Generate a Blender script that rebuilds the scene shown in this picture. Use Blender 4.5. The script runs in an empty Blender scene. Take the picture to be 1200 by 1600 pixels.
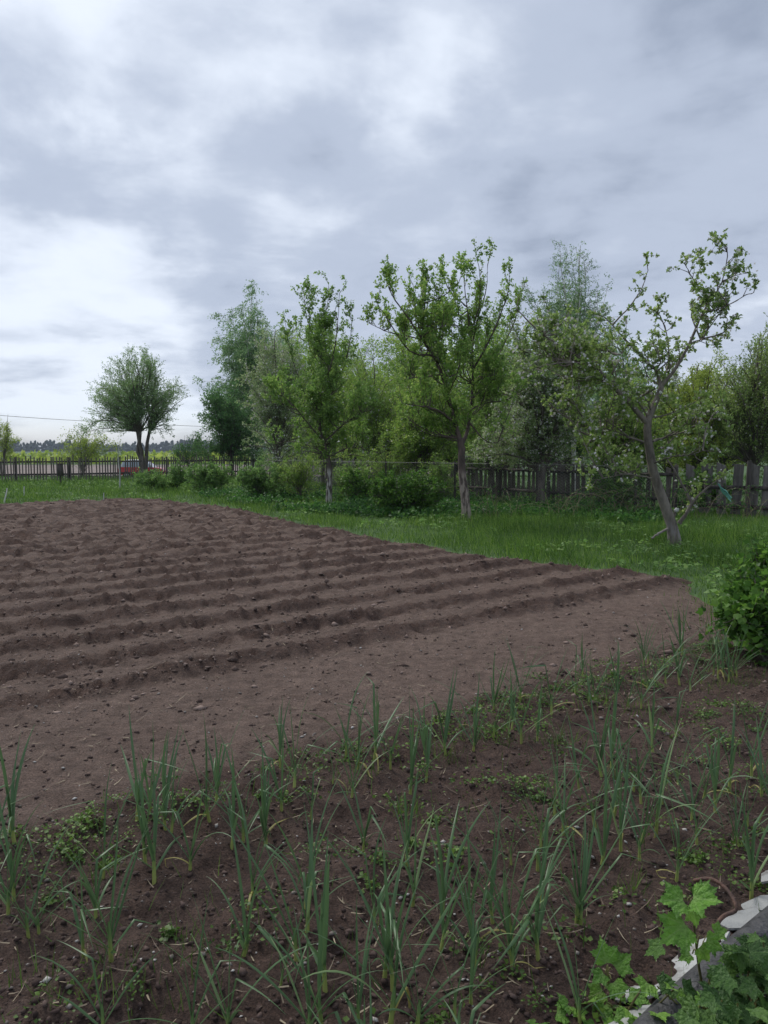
import bpy, math, random
import numpy as np
from mathutils import Vector

random.seed(7)
RNG = np.random.default_rng(11)
scn = bpy.context.scene
COL = scn.collection
R = math.radians

# ------------------------------------------------------------------ camera
CAM_H = 1.6
F_PX, CX, CY, HORIZON = 1202.0, 600.0, 800.0, 703.0
PITCH = math.atan((CY - HORIZON) / F_PX)
cam_d = bpy.data.cameras.new('camera')
cam = bpy.data.objects.new('camera', cam_d)
COL.objects.link(cam)
cam.location = (0, 0, CAM_H)
cam.rotation_euler = (R(90) - PITCH, 0, 0)
cam_d.sensor_fit = 'VERTICAL'
cam_d.angle_y = 2 * math.atan(CY / F_PX)
cam_d.clip_start = 0.05
cam_d.clip_end = 9000
scn.camera = cam

# ------------------------------------------------------------------ sky and sun
SUN_EL, SUN_AZ = 48.0, -38.0          # azimuth from +Y, negative is to the left
sun_d = bpy.data.lights.new('sun', 'SUN')
sun_d.energy = 1.5
sun_d.angle = R(25)
sun_d.color = (1.0, 0.96, 0.9)
sun = bpy.data.objects.new('sun', sun_d)
COL.objects.link(sun)
_sd = Vector((math.sin(R(SUN_AZ)) * math.cos(R(SUN_EL)), math.cos(R(SUN_AZ)) * math.cos(R(SUN_EL)), math.sin(R(SUN_EL))))
sun.rotation_euler = _sd.to_track_quat('Z', 'Y').to_euler()
sun.location = _sd * 50

scn.view_settings.view_transform = 'Standard'
scn.view_settings.look = 'None'
scn.view_settings.gamma = 1.0
scn.view_settings.exposure = 0.84
scn.view_settings.use_curve_mapping = False


def ray(px, py):
    a, b = (px - CX) / F_PX, (CY - py) / F_PX
    c, s = math.cos(PITCH), math.sin(PITCH)
    return np.array([a, c + b * s, -s + b * c])


def on_ground(px, py, z=0.0):
    d = ray(px, py)
    t = (z - CAM_H) / d[2]
    return np.array([d[0] * t, d[1] * t, z])


def at_depth(px, py, y):
    d = ray(px, py)
    t = y / d[1]
    return np.array([d[0] * t, y, CAM_H + d[2] * t])


world = bpy.data.worlds.new('World')
scn.world = world
world.use_nodes = True
wn, wl = world.node_tree.nodes, world.node_tree.links
wn.clear()


def W(t, **kw):
    n = wn.new(t)
    for k, v in kw.items():
        setattr(n, k, v)
    return n


def wmath(op, a, b=None, c=None, clamp=False):
    n = W('ShaderNodeMath', operation=op)
    n.use_clamp = clamp
    for i, v in enumerate((a, b, c)):
        if v is None:
            continue
        if isinstance(v, (int, float)):
            n.inputs[i].default_value = v
        else:
            wl.new(v, n.inputs[i])
    return n.outputs[0]


def build_sky():
    out = W('ShaderNodeOutputWorld')
    bg = W('ShaderNodeBackground')
    bg.inputs['Strength'].default_value = 0.1
    wl.new(bg.outputs[0], out.inputs[0])
    sky = W('ShaderNodeTexSky', sky_type='NISHITA')
    sky.sun_disc = False
    sky.sun_elevation = R(SUN_EL)
    sky.sun_rotation = R(SUN_AZ)
    tc = W('ShaderNodeTexCoord')
    sep = W('ShaderNodeSeparateXYZ')
    wl.new(tc.outputs['Generated'], sep.inputs[0])
    zc = wmath('MAXIMUM', sep.outputs[2], 0.0)
    den = wmath('ADD', zc, 0.16)
    comb = W('ShaderNodeCombineXYZ')
    wl.new(wmath('DIVIDE', sep.outputs[0], den), comb.inputs[0])
    wl.new(wmath('DIVIDE', sep.outputs[1], den), comb.inputs[1])
    comb.inputs[2].default_value = 3.7

    def noise(vec, scale, detail, rough, dist=0.0, off=(0, 0, 0), stretch=(1, 1, 1)):
        m = W('ShaderNodeMapping')
        m.inputs['Location'].default_value = off
        m.inputs['Scale'].default_value = stretch
        wl.new(vec, m.inputs[0])
        n = W('ShaderNodeTexNoise')
        n.inputs['Scale'].default_value = scale
        n.inputs['Detail'].default_value = detail
        n.inputs['Roughness'].default_value = rough
        n.inputs['Distortion'].default_value = dist
        wl.new(m.outputs[0], n.inputs['Vector'])
        return n
    n1 = noise(comb.outputs[0], 1.1, 9, 0.55, 0.5, (2.1, 5.4, 0))
    n2 = noise(comb.outputs[0], 2.5, 9, 0.56, 0.25, (3.3, 8.2, 4))
    # the cloud deck's own bright breaks and dark bellies, as directions in the sky
    warp = noise(tc.outputs['Generated'], 4.2, 6, 0.55)
    wv = W('ShaderNodeVectorMath', operation='MULTIPLY_ADD')
    wl.new(warp.outputs['Color'], wv.inputs[0])
    wv.inputs[1].default_value = (0.30, 0.30, 0.24)
    wadd = W('ShaderNodeVectorMath', operation='ADD')
    wadd.inputs[1].default_value = (-0.15, -0.15, -0.12)
    wl.new(tc.outputs['Generated'], wv.inputs[2])
    wl.new(wv.outputs[0], wadd.inputs[0])
    nrm = W('ShaderNodeVectorMath', operation='NORMALIZE')
    wl.new(wadd.outputs[0], nrm.inputs[0])
    total = None
    blobs = [  # x, y in the photograph, angular radius (deg), weight
        (70, 220, 12, .36), (20, 90, 8, .12), (285, 70, 7, .16), (520, 235, 8, .18), (600, 290, 7, .13), (440, 330, 8, .10),
        (760, 120, 8, .14), (820, 210, 9, .22), (1040, 275, 7, .22), (110, 485, 9, .40), (20, 520, 9, .22), (330, 380, 7, .12),
        (560, 520, 8, .26), (1120, 430, 8, .20), (250, 560, 8, .12),
        (100, 25, 9, -.22), (420, 190, 6, -.10), (330, 270, 7, -.05), (30, 390, 9, -.36), (130, 405, 8, -.16), (260, 410, 8, -.12), (230, 330, 7, -.04), (480, 400, 9, -.24), (760, 320, 11, -.13), (640, 380, 8, -.1),
        (1130, 130, 12, -.24), (1000, 370, 9, -.20), (930, 90, 9, -.10), (640, 90, 10, -.06), (150, 320, 7, -.02),
        (60, 690, 5, -.1)]
    for bx, by, rad, wgt in blobs:
        d = ray(bx, by)
        d = d / np.linalg.norm(d)
        dp = W('ShaderNodeVectorMath', operation='DOT_PRODUCT')
        wl.new(nrm.outputs[0], dp.inputs[0])
        dp.inputs[1].default_value = tuple(d)
        mr = W('ShaderNodeMapRange', interpolation_type='SMOOTHERSTEP')
        wl.new(dp.outputs['Value'], mr.inputs['Value'])
        mr.inputs['From Min'].default_value = math.cos(R(rad * 1.5))
        mr.inputs['From Max'].default_value = 1.0
        mr.inputs['To Max'].default_value = wgt
        total = mr.outputs[0] if total is None else wmath('ADD', total, mr.outputs[0])
    base = wmath('MULTIPLY_ADD', n1.outputs['Fac'], 0.75, 0.0)
    base = wmath('MULTIPLY_ADD', n2.outputs['Fac'], 0.85, base)
    base = wmath('SUBTRACT', base, 0.31)
    n3 = noise(comb.outputs[0], 1.9, 7, 0.52, 0.15, (11.2, 4.4, 7))
    bil = wmath('ABSOLUTE', wmath('MULTIPLY_ADD', n3.outputs['Fac'], 2.0, -1.0))
    base = wmath('MULTIPLY_ADD', bil, 0.42, base)
    base = wmath('SUBTRACT', base, 0.055)
    val = wmath('ADD', base, total)
    ramp = W('ShaderNodeValToRGB')
    cr = ramp.color_ramp
    cr.interpolation = 'EASE'
    cr.elements[0].position, cr.elements[0].color = 0.0, (.168, .2, .262, 1)
    cr.elements[1].position, cr.elements[1].color = 1.0, (.495, .535, .6, 1)
    e = cr.elements.new(.48)
    e.color = (.287, .325, .4, 1)
    wl.new(val, ramp.inputs[0])
    scale = W('ShaderNodeMix', data_type='RGBA', blend_type='MULTIPLY')
    scale.inputs['Factor'].default_value = 1
    wl.new(ramp.outputs[0], scale.inputs['A'])
    scale.inputs['B'].default_value = (10, 10, 10, 1)
    # thin cloud near the horizon lets the clear sky through
    mr = W('ShaderNodeMapRange', interpolation_type='SMOOTHSTEP')
    wl.new(sep.outputs[2], mr.inputs['Value'])
    mr.inputs['From Min'].default_value = 0.0
    mr.inputs['From Max'].default_value = 0.07
    mr.inputs['To Min'].default_value = 0.45
    mr.inputs['To Max'].default_value = 0.97
    mix = W('ShaderNodeMix', data_type='RGBA')
    wl.new(mr.outputs[0], mix.inputs['Factor'])
    tint = W('ShaderNodeMix', data_type='RGBA', blend_type='MULTIPLY')
    tint.inputs['Factor'].default_value = 1
    wl.new(sky.outputs[0], tint.inputs['A'])
    tint.inputs['B'].default_value = (.55, .62, .8, 1)
    wl.new(tint.outputs['Result'], mix.inputs['A'])
    wl.new(scale.outputs['Result'], mix.inputs['B'])
    wl.new(mix.outputs['Result'], bg.inputs['Color'])


build_sky()

# ------------------------------------------------------------------ helpers


def put(o, parent=None):
    COL.objects.link(o)
    if parent is not None:
        o.parent = parent
    return o


def tag(o, label=None, cat=None, group=None, kind=None):
    if label:
        o['label'] = label
    if cat:
        o['category'] = cat
    if group:
        o['group'] = group
    if kind:
        o['kind'] = kind
    return o


def thing(name, label, cat, loc=(0, 0, 0), rz=0.0, group=None):
    o = bpy.data.objects.new(name, None)
    o.empty_display_size = 0.1
    o.location = loc
    o.rotation_euler = (0, 0, rz)
    put(o)
    return tag(o, label, cat, group)


def fast_mesh(name, V, F, mat=None, smooth=False):
    V = np.asarray(V, dtype=np.float32)
    F = np.asarray(F, dtype=np.int32)
    me = bpy.data.meshes.new(name)
    m, k = F.shape
    me.vertices.add(len(V))
    me.vertices.foreach_set('co', V.ravel())
    me.loops.add(m * k)
    me.loops.foreach_set('vertex_index', F.ravel())
    me.polygons.add(m)
    me.polygons.foreach_set('loop_start', np.arange(m, dtype=np.int32) * k)
    if smooth:
        me.polygons.foreach_set('use_smooth', np.ones(m, dtype=bool))
    me.update(calc_edges=True)
    if mat:
        me.materials.append(mat)
    return me


def mobj(name, V, F, mat, parent=None, smooth=False, origin=None):
    V = np.asarray(V, dtype=np.float64)
    if origin is not None:
        V = V - np.asarray(origin)
    o = bpy.data.objects.new(name, fast_mesh(name, V, F, mat, smooth))
    return put(o, parent)


def unit(v):
    v = np.asarray(v, dtype=float)
    return v / np.maximum(np.linalg.norm(v, axis=-1, keepdims=True), 1e-9)


def _hash(xi, yi, s):
    h = (xi.astype(np.int64) * 374761393 + yi.astype(np.int64) * 668265263 + s * 974634777) & 0xffffffff
    h = ((h ^ (h >> 13)) * 1274126177) & 0xffffffff
    h = h ^ (h >> 16)
    return h / 4294967295.0


def vn(x, y, s=0):
    xi, yi = np.floor(x), np.floor(y)
    fx, fy = x - xi, y - yi
    fx = fx * fx * (3 - 2 * fx)
    fy = fy * fy * (3 - 2 * fy)
    a, b = _hash(xi, yi, s), _hash(xi + 1, yi, s)
    c, d = _hash(xi, yi + 1, s), _hash(xi + 1, yi + 1, s)
    return (a + (b - a) * fx) * (1 - fy) + (c + (d - c) * fx) * fy - 0.5


def fbm(x, y, f, octv, s=0, gain=.5):
    t, a = 0, 1.0
    for i in range(octv):
        t = t + a * vn(x * f + i * 17.3, y * f - i * 9.1, s + i)
        f *= 2.03
        a *= gain
    return t


def sstep(a, b, x):
    t = np.clip((x - a) / (b - a), 0, 1)
    return t * t * (3 - 2 * t)


def resample(pts, n):
    """Catmull-Rom through pts, n points."""
    P = np.asarray(pts, dtype=float)
    if len(P) == 2:
        t = np.linspace(0, 1, n)[:, None]
        return P[0] * (1 - t) + P[1] * t
    Q = np.vstack([2 * P[0] - P[1], P, 2 * P[-1] - P[-2]])
    seg = len(P) - 1
    out = []
    for s in np.linspace(0, seg - 1e-6, n):
        i = int(s)
        t = s - i
        p0, p1, p2, p3 = Q[i:i + 4]
        out.append(.5 * (2 * p1 + (p2 - p0) * t + (2 * p0 - 5 * p1 + 4 * p2 - p3) * t * t + (3 * p1 - p0 - 3 * p2 + p3) * t ** 3))
    return np.array(out)


def tubes(P, Rd, sides):
    """P (T,n,3), Rd (T,n) -> verts, quads of open tapered tubes."""
    T, n, _ = P.shape
    tan = np.empty_like(P)
    tan[:, 1:-1] = P[:, 2:] - P[:, :-2]
    tan[:, 0] = P[:, 1] - P[:, 0]
    tan[:, -1] = P[:, -1] - P[:, -2]
    tan = unit(tan)
    ref = np.tile(np.array([.31, .93, .17]), (T, 1))
    flip = np.abs((tan[:, 0] * ref).sum(1)) > .8
    ref[flip] = (.9, -.2, .3)
    a = unit(np.cross(tan, ref[:, None, :]))
    b = np.cross(tan, a)
    ang = np.arange(sides) * 2 * math.pi / sides
    V = P[:, :, None, :] + Rd[:, :, None, None] * (a[:, :, None, :] * np.cos(ang)[None, None, :, None] + b[:, :, None, :] * np.sin(ang)[None, None, :, None])
    V = V.reshape(-1, 3)
    t, i, s = np.meshgrid(np.arange(T), np.arange(n - 1), np.arange(sides), indexing='ij')
    base = t * n * sides
    s2 = (s + 1) % sides
    F = np.stack([base + i * sides + s, base + i * sides + s2, base + (i + 1) * sides + s2, base + (i + 1) * sides + s], -1).reshape(-1, 4)
    return V, F


def stamp(tv, tf, pos, axis, normal, size, wid=None):
    """copies of a template (x across, y along, z normal) at each pos."""
    y = unit(axis)
    x = unit(np.cross(y, normal))
    z = np.cross(x, y)
    tv = np.asarray(tv, dtype=float)
    size = np.asarray(size)[:, None, None]
    ws = size if wid is None else np.asarray(wid)[:, None, None]
    V = pos[:, None, :] + ws * tv[None, :, 0:1] * x[:, None, :] + size * tv[None, :, 1:2] * y[:, None, :] + size * tv[None, :, 2:3] * z[:, None, :]
    k = len(tv)
    F = (np.asarray(tf)[None] + (np.arange(len(pos)) * k)[:, None, None]).reshape(-1, np.asarray(tf).shape[1])
    return V.reshape(-1, 3), F


def box(cx, cy, cz, sx, sy, sz):
    x, y, z = sx / 2, sy / 2, sz / 2
    V = [(cx + a * x, cy + b * y, cz + c * z) for a in (-1, 1) for b in (-1, 1) for c in (-1, 1)]
    F = [(0, 1, 3, 2), (4, 6, 7, 5), (0, 4, 5, 1), (2, 3, 7, 6), (0, 2, 6, 4), (1, 5, 7, 3)]
    return np.array(V), np.array(F)


def join(parts):
    Vs, Fs, o = [], [], 0
    for V, F in parts:
        Vs.append(V)
        Fs.append(np.asarray(F) + o)
        o += len(V)
    return np.vstack(Vs), np.vstack(Fs)


LEAF = ([(0, 0, 0), (-.34, .45, .1), (0, 1, -.06), (.34, .45, .1)], [(0, 2, 1), (0, 3, 2)])
TRI = ([(-.3, .12, 0), (.3, .3, .06), (-.02, 1, -.03)], [(0, 1, 2)])
SPIKE = ([(-.5, 0, 0), (.5, 0, 0), (.1, 1, .1)], [(0, 1, 2)])
LOBED = ([(0, 0, 0), (-.42, .12, .06), (-.56, .52, .02), (-.27, .6, .08), (0, 1.05, -.08), (.27, .6, .08), (.56, .52, .02), (.42, .12, .06)],
         [(0, 2, 1), (0, 3, 2), (0, 4, 3), (0, 5, 4), (0, 6, 5), (0, 7, 6)])
BLADE = ([(-.5, 0, 0), (.5, 0, 0), (-.4, .5, .02), (.4, .5, .02), (0, 1, .16)], [(0, 1, 3), (0, 3, 2), (2, 3, 4)])
FLOWER = ([(-.5, -.5, 0), (.5, -.5, 0), (.5, .5, 0), (-.5, .5, 0), (0, -.5, -.4), (0, -.5, .4), (0, .5, .4), (0, .5, -.4)],
          [(0, 1, 2), (0, 2, 3), (4, 5, 6), (4, 6, 7)])

# ------------------------------------------------------------------ materials


def new_mat(name):
    m = bpy.data.materials.new(name)
    m.use_nodes = True
    nt = m.node_tree
    return m, nt.nodes, nt.links, nt.nodes['Principled BSDF']


def ramp_node(N, stops):
    r = N.new('ShaderNodeValToRGB')
    cr = r.color_ramp
    cr.elements[0].position, cr.elements[0].color = stops[0][0], (*stops[0][1], 1)
    cr.elements[1].position, cr.elements[1].color = stops[-1][0], (*stops[-1][1], 1)
    for p, c in stops[1:-1]:
        cr.elements.new(p).color = (*c, 1)
    return r


def leaf_mat(name, dark, mid, light, transl=.3, rough=.5, patch=0.0, vein=None):
    m, N, L, b = new_mat(name)
    g = N.new('ShaderNodeNewGeometry')
    r = ramp_node(N, [(0, dark), (.55, mid), (1, light)])
    L.new(g.outputs['Random Per Island'], r.inputs[0])
    col = r.outputs[0]
    if patch:
        tc = N.new('ShaderNodeTexCoord')
        nz = N.new('ShaderNodeTexNoise')
        nz.inputs['Scale'].default_value = patch
        nz.inputs['Detail'].default_value = 3
        L.new(tc.outputs['Object'], nz.inputs[0])
        mx = N.new('ShaderNodeMix')
        mx.data_type = 'RGBA'
        mx.blend_type = 'MULTIPLY'
        mx.inputs['Factor'].default_value = 1
        r2 = ramp_node(N, [(.3, (.6, .66, .6)), (.7, (1.25, 1.2, 1.05))])
        L.new(nz.outputs['Fac'], r2.inputs[0])
        L.new(col, mx.inputs['A'])
        L.new(r2.outputs[0], mx.inputs['B'])
        col = mx.outputs['Result']
    if vein:
        oi = N.new('ShaderNodeObjectInfo')
        L.new(oi.outputs['Random'], r.inputs[0])
        at = N.new('ShaderNodeAttribute')
        at.attribute_name = 'vein'
        mv = N.new('ShaderNodeMix')
        mv.data_type = 'RGBA'
        vm = N.new('ShaderNodeMath')
        vm.operation = 'MULTIPLY'
        vm.inputs[1].default_value = .55
        L.new(at.outputs['Fac'], vm.inputs[0])
        L.new(vm.outputs[0], mv.inputs['Factor'])
        L.new(col, mv.inputs['A'])
        mv.inputs['B'].default_value = (*vein, 1)
        col = mv.outputs['Result']
        tcv = N.new('ShaderNodeTexCoord')
        nv = N.new('ShaderNodeTexNoise')
        nv.inputs['Scale'].default_value = 9
        nv.inputs['Detail'].default_value = 5
        L.new(tcv.outputs['Object'], nv.inputs[0])
        bv = N.new('ShaderNodeBump')
        bv.inputs['Strength'].default_value = .5
        bv.inputs['Distance'].default_value = .05
        L.new(nv.outputs['Fac'], bv.inputs['Height'])
        L.new(bv.outputs[0], b.inputs['Normal'])
    L.new(col, b.inputs['Base Color'])
    b.inputs['Roughness'].default_value = rough
    b.inputs['Specular IOR Level'].default_value = .35
    t = N.new('ShaderNodeBsdfTranslucent')
    L.new(col, t.inputs['Color'])
    mix = N.new('ShaderNodeMixShader')
    mix.inputs[0].default_value = transl
    L.new(b.outputs[0], mix.inputs[1])
    L.new(t.outputs[0], mix.inputs[2])
    L.new(mix.outputs[0], N['Material Output'].inputs['Surface'])
    return m


def rough_mat(name, c0, c1, scale=8.0, stretch=(1, 1, 1), rough=.85, bump=.3, bscale=40.0, detail=6, extra=None, lo=.35, hi=.65):
    m, N, L, b = new_mat(name)
    tc = N.new('ShaderNodeTexCoord')
    mp = N.new('ShaderNodeMapping')
    mp.inputs['Scale'].default_value = stretch
    L.new(tc.outputs['Object'], mp.inputs[0])
    nz = N.new('ShaderNodeTexNoise')
    nz.inputs['Scale'].default_value = scale
    nz.inputs['Detail'].default_value = detail
    nz.inputs['Roughness'].default_value = .65
    L.new(mp.outputs[0], nz.inputs[0])
    r = ramp_node(N, [(lo, c0), (hi, c1)])
    L.new(nz.outputs['Fac'], r.inputs[0])
    col = r.outputs[0]
    if extra:
        col = extra(N, L, tc, col)
    oi = N.new('ShaderNodeObjectInfo')
    hv = N.new('ShaderNodeHueSaturation')
    mr = N.new('ShaderNodeMapRange')
    mr.inputs['To Min'].default_value = .72
    mr.inputs['To Max'].default_value = 1.28
    L.new(oi.outputs['Random'], mr.inputs['Value'])
    L.new(mr.outputs[0], hv.inputs['Value'])
    L.new(col, hv.inputs['Color'])
    L.new(hv.outputs[0], b.inputs['Base Color'])
    b.inputs['Roughness'].default_value = rough
    if bump:
        n2 = N.new('ShaderNodeTexNoise')
        n2.inputs['Scale'].default_value = bscale
        n2.inputs['Detail'].default_value = 5
        L.new(mp.outputs[0], n2.inputs[0])
        bp = N.new('ShaderNodeBump')
        bp.inputs['Strength'].default_value = bump
        bp.inputs['Distance'].default_value = .02
        L.new(n2.outputs['Fac'], bp.inputs['Height'])
        L.new(bp.outputs[0], b.inputs['Normal'])
    return m


def soil_mat():
    m, N, L, b = new_mat('soil')
    tc = N.new('ShaderNodeTexCoord')

    def nz(scale, detail=6, rough=.6):
        n = N.new('ShaderNodeTexNoise')
        n.inputs['Scale'].default_value = scale
        n.inputs['Detail'].default_value = detail
        n.inputs['Roughness'].default_value = rough
        L.new(tc.outputs['Object'], n.inputs[0])
        return n
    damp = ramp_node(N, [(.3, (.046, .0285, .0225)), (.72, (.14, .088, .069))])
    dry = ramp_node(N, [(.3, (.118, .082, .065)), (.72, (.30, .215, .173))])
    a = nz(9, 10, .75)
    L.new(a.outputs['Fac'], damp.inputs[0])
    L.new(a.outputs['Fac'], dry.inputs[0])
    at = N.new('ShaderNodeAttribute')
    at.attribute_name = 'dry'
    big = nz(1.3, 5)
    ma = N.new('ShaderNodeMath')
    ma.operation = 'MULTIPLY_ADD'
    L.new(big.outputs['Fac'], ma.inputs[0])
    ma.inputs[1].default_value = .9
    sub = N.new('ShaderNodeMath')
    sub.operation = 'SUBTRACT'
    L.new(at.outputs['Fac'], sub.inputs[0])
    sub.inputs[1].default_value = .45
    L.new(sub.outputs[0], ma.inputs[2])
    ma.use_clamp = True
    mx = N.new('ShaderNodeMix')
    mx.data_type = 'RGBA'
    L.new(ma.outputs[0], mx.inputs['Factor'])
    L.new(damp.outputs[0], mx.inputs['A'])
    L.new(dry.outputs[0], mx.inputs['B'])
    # fine crumbs: light and dark specks
    sp = nz(110, 5, .75)
    r = ramp_node(N, [(.36, (.45, .44, .44)), (.5, (1, 1, 1)), (.64, (1.6, 1.55, 1.48))])
    L.new(sp.outputs['Fac'], r.inputs[0])
    mm = N.new('ShaderNodeMix')
    mm.data_type = 'RGBA'
    mm.blend_type = 'MULTIPLY'
    mm.inputs['Factor'].default_value = .8
    L.new(mx.outputs['Result'], mm.inputs['A'])
    L.new(r.outputs[0], mm.inputs['B'])
    L.new(mm.outputs['Result'], b.inputs['Base Color'])
    b.inputs['Roughness'].default_value = .92
    b.inputs['Specular IOR Level'].default_value = .25
    f1, f2 = nz(24, 9, .72), nz(120, 5, .7)
    ad = N.new('ShaderNodeMath')
    ad.operation = 'MULTIPLY_ADD'
    L.new(f2.outputs['Fac'], ad.inputs[0])
    ad.inputs[1].default_value = .45
    L.new(f1.outputs['Fac'], ad.inputs[2])
    bp = N.new('ShaderNodeBump')
    bp.inputs['Strength'].default_value = 1.0
    bp.inputs['Distance'].default_value = .06
    L.new(ad.outputs[0], bp.inputs['Height'])
    L.new(bp.outputs[0], b.inputs['Normal'])
    return m


def whitewash(top, c=(.42, .39, .36), amount=.5):
    """old worn lime wash on the foot of the trunk, in patches"""
    def f(N, L, tc, col):
        sx = N.new('ShaderNodeSeparateXYZ')
        L.new(tc.outputs['Object'], sx.inputs[0])
        mr = N.new('ShaderNodeMapRange')
        L.new(sx.outputs[2], mr.inputs['Value'])
        mr.inputs['From Min'].default_value = top - .12
        mr.inputs['From Max'].default_value = top + .05
        mr.inputs['To Min'].default_value = 1
        mr.inputs['To Max'].default_value = 0
        nz = N.new('ShaderNodeTexNoise')
        nz.inputs['Scale'].default_value = 14
        nz.inputs['Detail'].default_value = 6
        mp = N.new('ShaderNodeMapping')
        mp.inputs['Scale'].default_value = (1, 1, .25)
        L.new(tc.outputs['Object'], mp.inputs[0])
        L.new(mp.outputs[0], nz.inputs[0])
        r = ramp_node(N, [(.62 - amount * .3, (0, 0, 0)), (.72 - amount * .3, (1, 1, 1))])
        L.new(nz.outputs['Fac'], r.inputs[0])
        mu = N.new('ShaderNodeMath')
        mu.operation = 'MULTIPLY'
        L.new(mr.outputs[0], mu.inputs[0])
        L.new(r.outputs[0], mu.inputs[1])
        mx = N.new('ShaderNodeMix')
        mx.data_type = 'RGBA'
        L.new(mu.outputs[0], mx.inputs['Factor'])
        L.new(col, mx.inputs['A'])
        mx.inputs['B'].default_value = (*c, 1)
        return mx.outputs['Result']
    return f


M = {}
M['soil'] = soil_mat()
M['ground'] = rough_mat('ground_grass', (.025, .055, .014), (.055, .11, .022), 1.5, bump=.6, bscale=30, rough=1)
M['far_soil'] = rough_mat('far_soil', (.14, .11, .095), (.2, .16, .14), .15, bump=0, rough=1)
M['clod_damp'] = leaf_mat('clod_damp', (.035, .022, .018), (.062, .04, .034), (.1, .068, .057), 0, .95)
M['clod'] = leaf_mat('clod', (.055, .036, .029), (.125, .087, .07), (.27, .2, .165), 0, .95)
M['pale_bit'] = leaf_mat('pale_flake', (.12, .10, .085), (.22, .19, .165), (.5, .48, .45), .05, .8)
M['straw'] = leaf_mat('straw', (.1, .07, .05), (.2, .16, .11), (.36, .3, .2), .05, .8)
M['grass'] = leaf_mat('grass', (.045, .11, .018), (.105, .225, .03), (.27, .40, .09), .4, .5, patch=1.3)
M['grass_far'] = leaf_mat('grass_far', (.035, .09, .02), (.065, .15, .025), (.12, .22, .045), .35, .6, patch=.4)
M['nettle'] = leaf_mat('nettle', (0.032, 0.098, 0.025), (0.063, 0.178, 0.04), (0.138, 0.287, 0.069), .5, .5, patch=.9)
M['weed'] = leaf_mat('weed', (0.057, 0.108, 0.025), (0.103, 0.192, 0.035), (0.172, 0.276, 0.06), .35, .5, patch=2.0)
M['garlic'] = leaf_mat('garlic_leaf', (.06, .122, .05), (.09, .165, .068), (.135, .215, .1), .3, .4)
M['garlic_pale'] = leaf_mat('garlic_leaf_pale', (.15, .23, .09), (.2, .29, .12), (.26, .33, .15), .3, .45)
M['garlic_yellow'] = leaf_mat('garlic_leaf_yellow', (.24, .22, .06), (.3, .27, .08), (.36, .32, .15), .3, .5)
M['cherry'] = leaf_mat('cherry_leaf', (0.164, 0.293, 0.075), (0.242, 0.416, 0.094), (0.392, 0.528, 0.164), .5, .45, patch=1.1)
M['pear'] = leaf_mat('pear_leaf', (0.176, 0.311, 0.075), (0.264, 0.45, 0.094), (0.425, 0.528, 0.164), .5, .45, patch=1.1)
M['apple'] = leaf_mat('apple_leaf', (0.193, 0.3, 0.093), (0.266, 0.394, 0.116), (0.447, 0.55, 0.218), .5, .5, patch=1.0)
M['apple_grey'] = leaf_mat('grey_leaf', (0.217, 0.329, 0.136), (0.329, 0.46, 0.199), (0.54, 0.55, 0.403), .5, .5, patch=.9)
M['light'] = leaf_mat('light_leaf', (0.195, 0.325, 0.063), (0.287, 0.46, 0.092), (0.435, 0.528, 0.162), .5, .5, patch=.9)
M['yellow'] = leaf_mat('yellow_leaf', (0.247, 0.327, 0.06), (0.339, 0.456, 0.087), (0.472, 0.55, 0.14), .5, .5, patch=1.0)
M['birch'] = leaf_mat('birch_leaf', (0.148, 0.27, 0.127), (0.217, 0.386, 0.175), (0.401, 0.549, 0.259), .5, .4, patch=.8)
M['dark'] = leaf_mat('dark_leaf', (0.078, 0.173, 0.068), (0.114, 0.25, 0.089), (0.199, 0.352, 0.12), .5, .5, patch=.8)
M['willow'] = leaf_mat('willow_leaf', (0.168, 0.282, 0.124), (0.242, 0.382, 0.163), (0.422, 0.55, 0.284), .5, .5, patch=.6)
M['currant'] = leaf_mat('currant_leaf', (0.056, 0.136, 0.028), (0.099, 0.225, 0.038), (0.186, 0.335, 0.06), .5, .45, patch=3.0)
M['shrub'] = leaf_mat('shrub_leaf', (0.129, 0.251, 0.073), (0.2, 0.356, 0.101), (0.318, 0.462, 0.162), .5, .5, patch=1.0)
M['shoot'] = leaf_mat('shoot_leaf', (0.101, 0.247, 0.036), (0.169, 0.364, 0.054), (0.27, 0.481, 0.084), .35, .4, patch=2.5, vein=(.3, .45, .14))
M['bush_leaf'] = leaf_mat('bush_leaf', (.035, .09, .02), (.065, .15, .03), (.12, .23, .05), .32, .4, patch=2.5, vein=(.14, .25, .08))
M['blossom'] = leaf_mat('blossom', (.55, .5, .5), (.7, .68, .68), (.85, .84, .84), .3, .6)
M['bark'] = rough_mat('bark', (.065, .053, .045), (.165, .138, .118), 10, (1, 1, .3), bump=1.0, bscale=28)
M['bark_cherry'] = rough_mat('bark_cherry', (.06, .045, .038), (.15, .12, .1), 10, (1, 1, .35), bump=1.0, bscale=28, extra=whitewash(1.05, (.42, .4, .37), .62))
M['bark_pear'] = rough_mat('bark_pear', (.05, .037, .032), (.14, .1, .085), 10, (1, 1, .35), bump=1.0, bscale=28, extra=whitewash(1.12, (.36, .29, .25), .58))
M['bark_apple'] = rough_mat('bark_apple', (.09, .076, .063), (.22, .19, .16), 9, (1, 1, .4), bump=.9, bscale=26, extra=whitewash(.4, (.2, .18, .17), .45))
M['bark_birch'] = rough_mat('bark_birch', (.1, .095, .09), (.6, .58, .55), 6, (.6, .6, 2.2), bump=.4, bscale=20, lo=.4, hi=.5)
M['twig'] = rough_mat('twig', (.085, .07, .058), (.16, .135, .112), 8, bump=0)
M['old_wood'] = rough_mat('weathered_wood', (.085, .075, .07), (.22, .2, .185), 14, (1, 1, .12), bump=.5, bscale=50)
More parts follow.
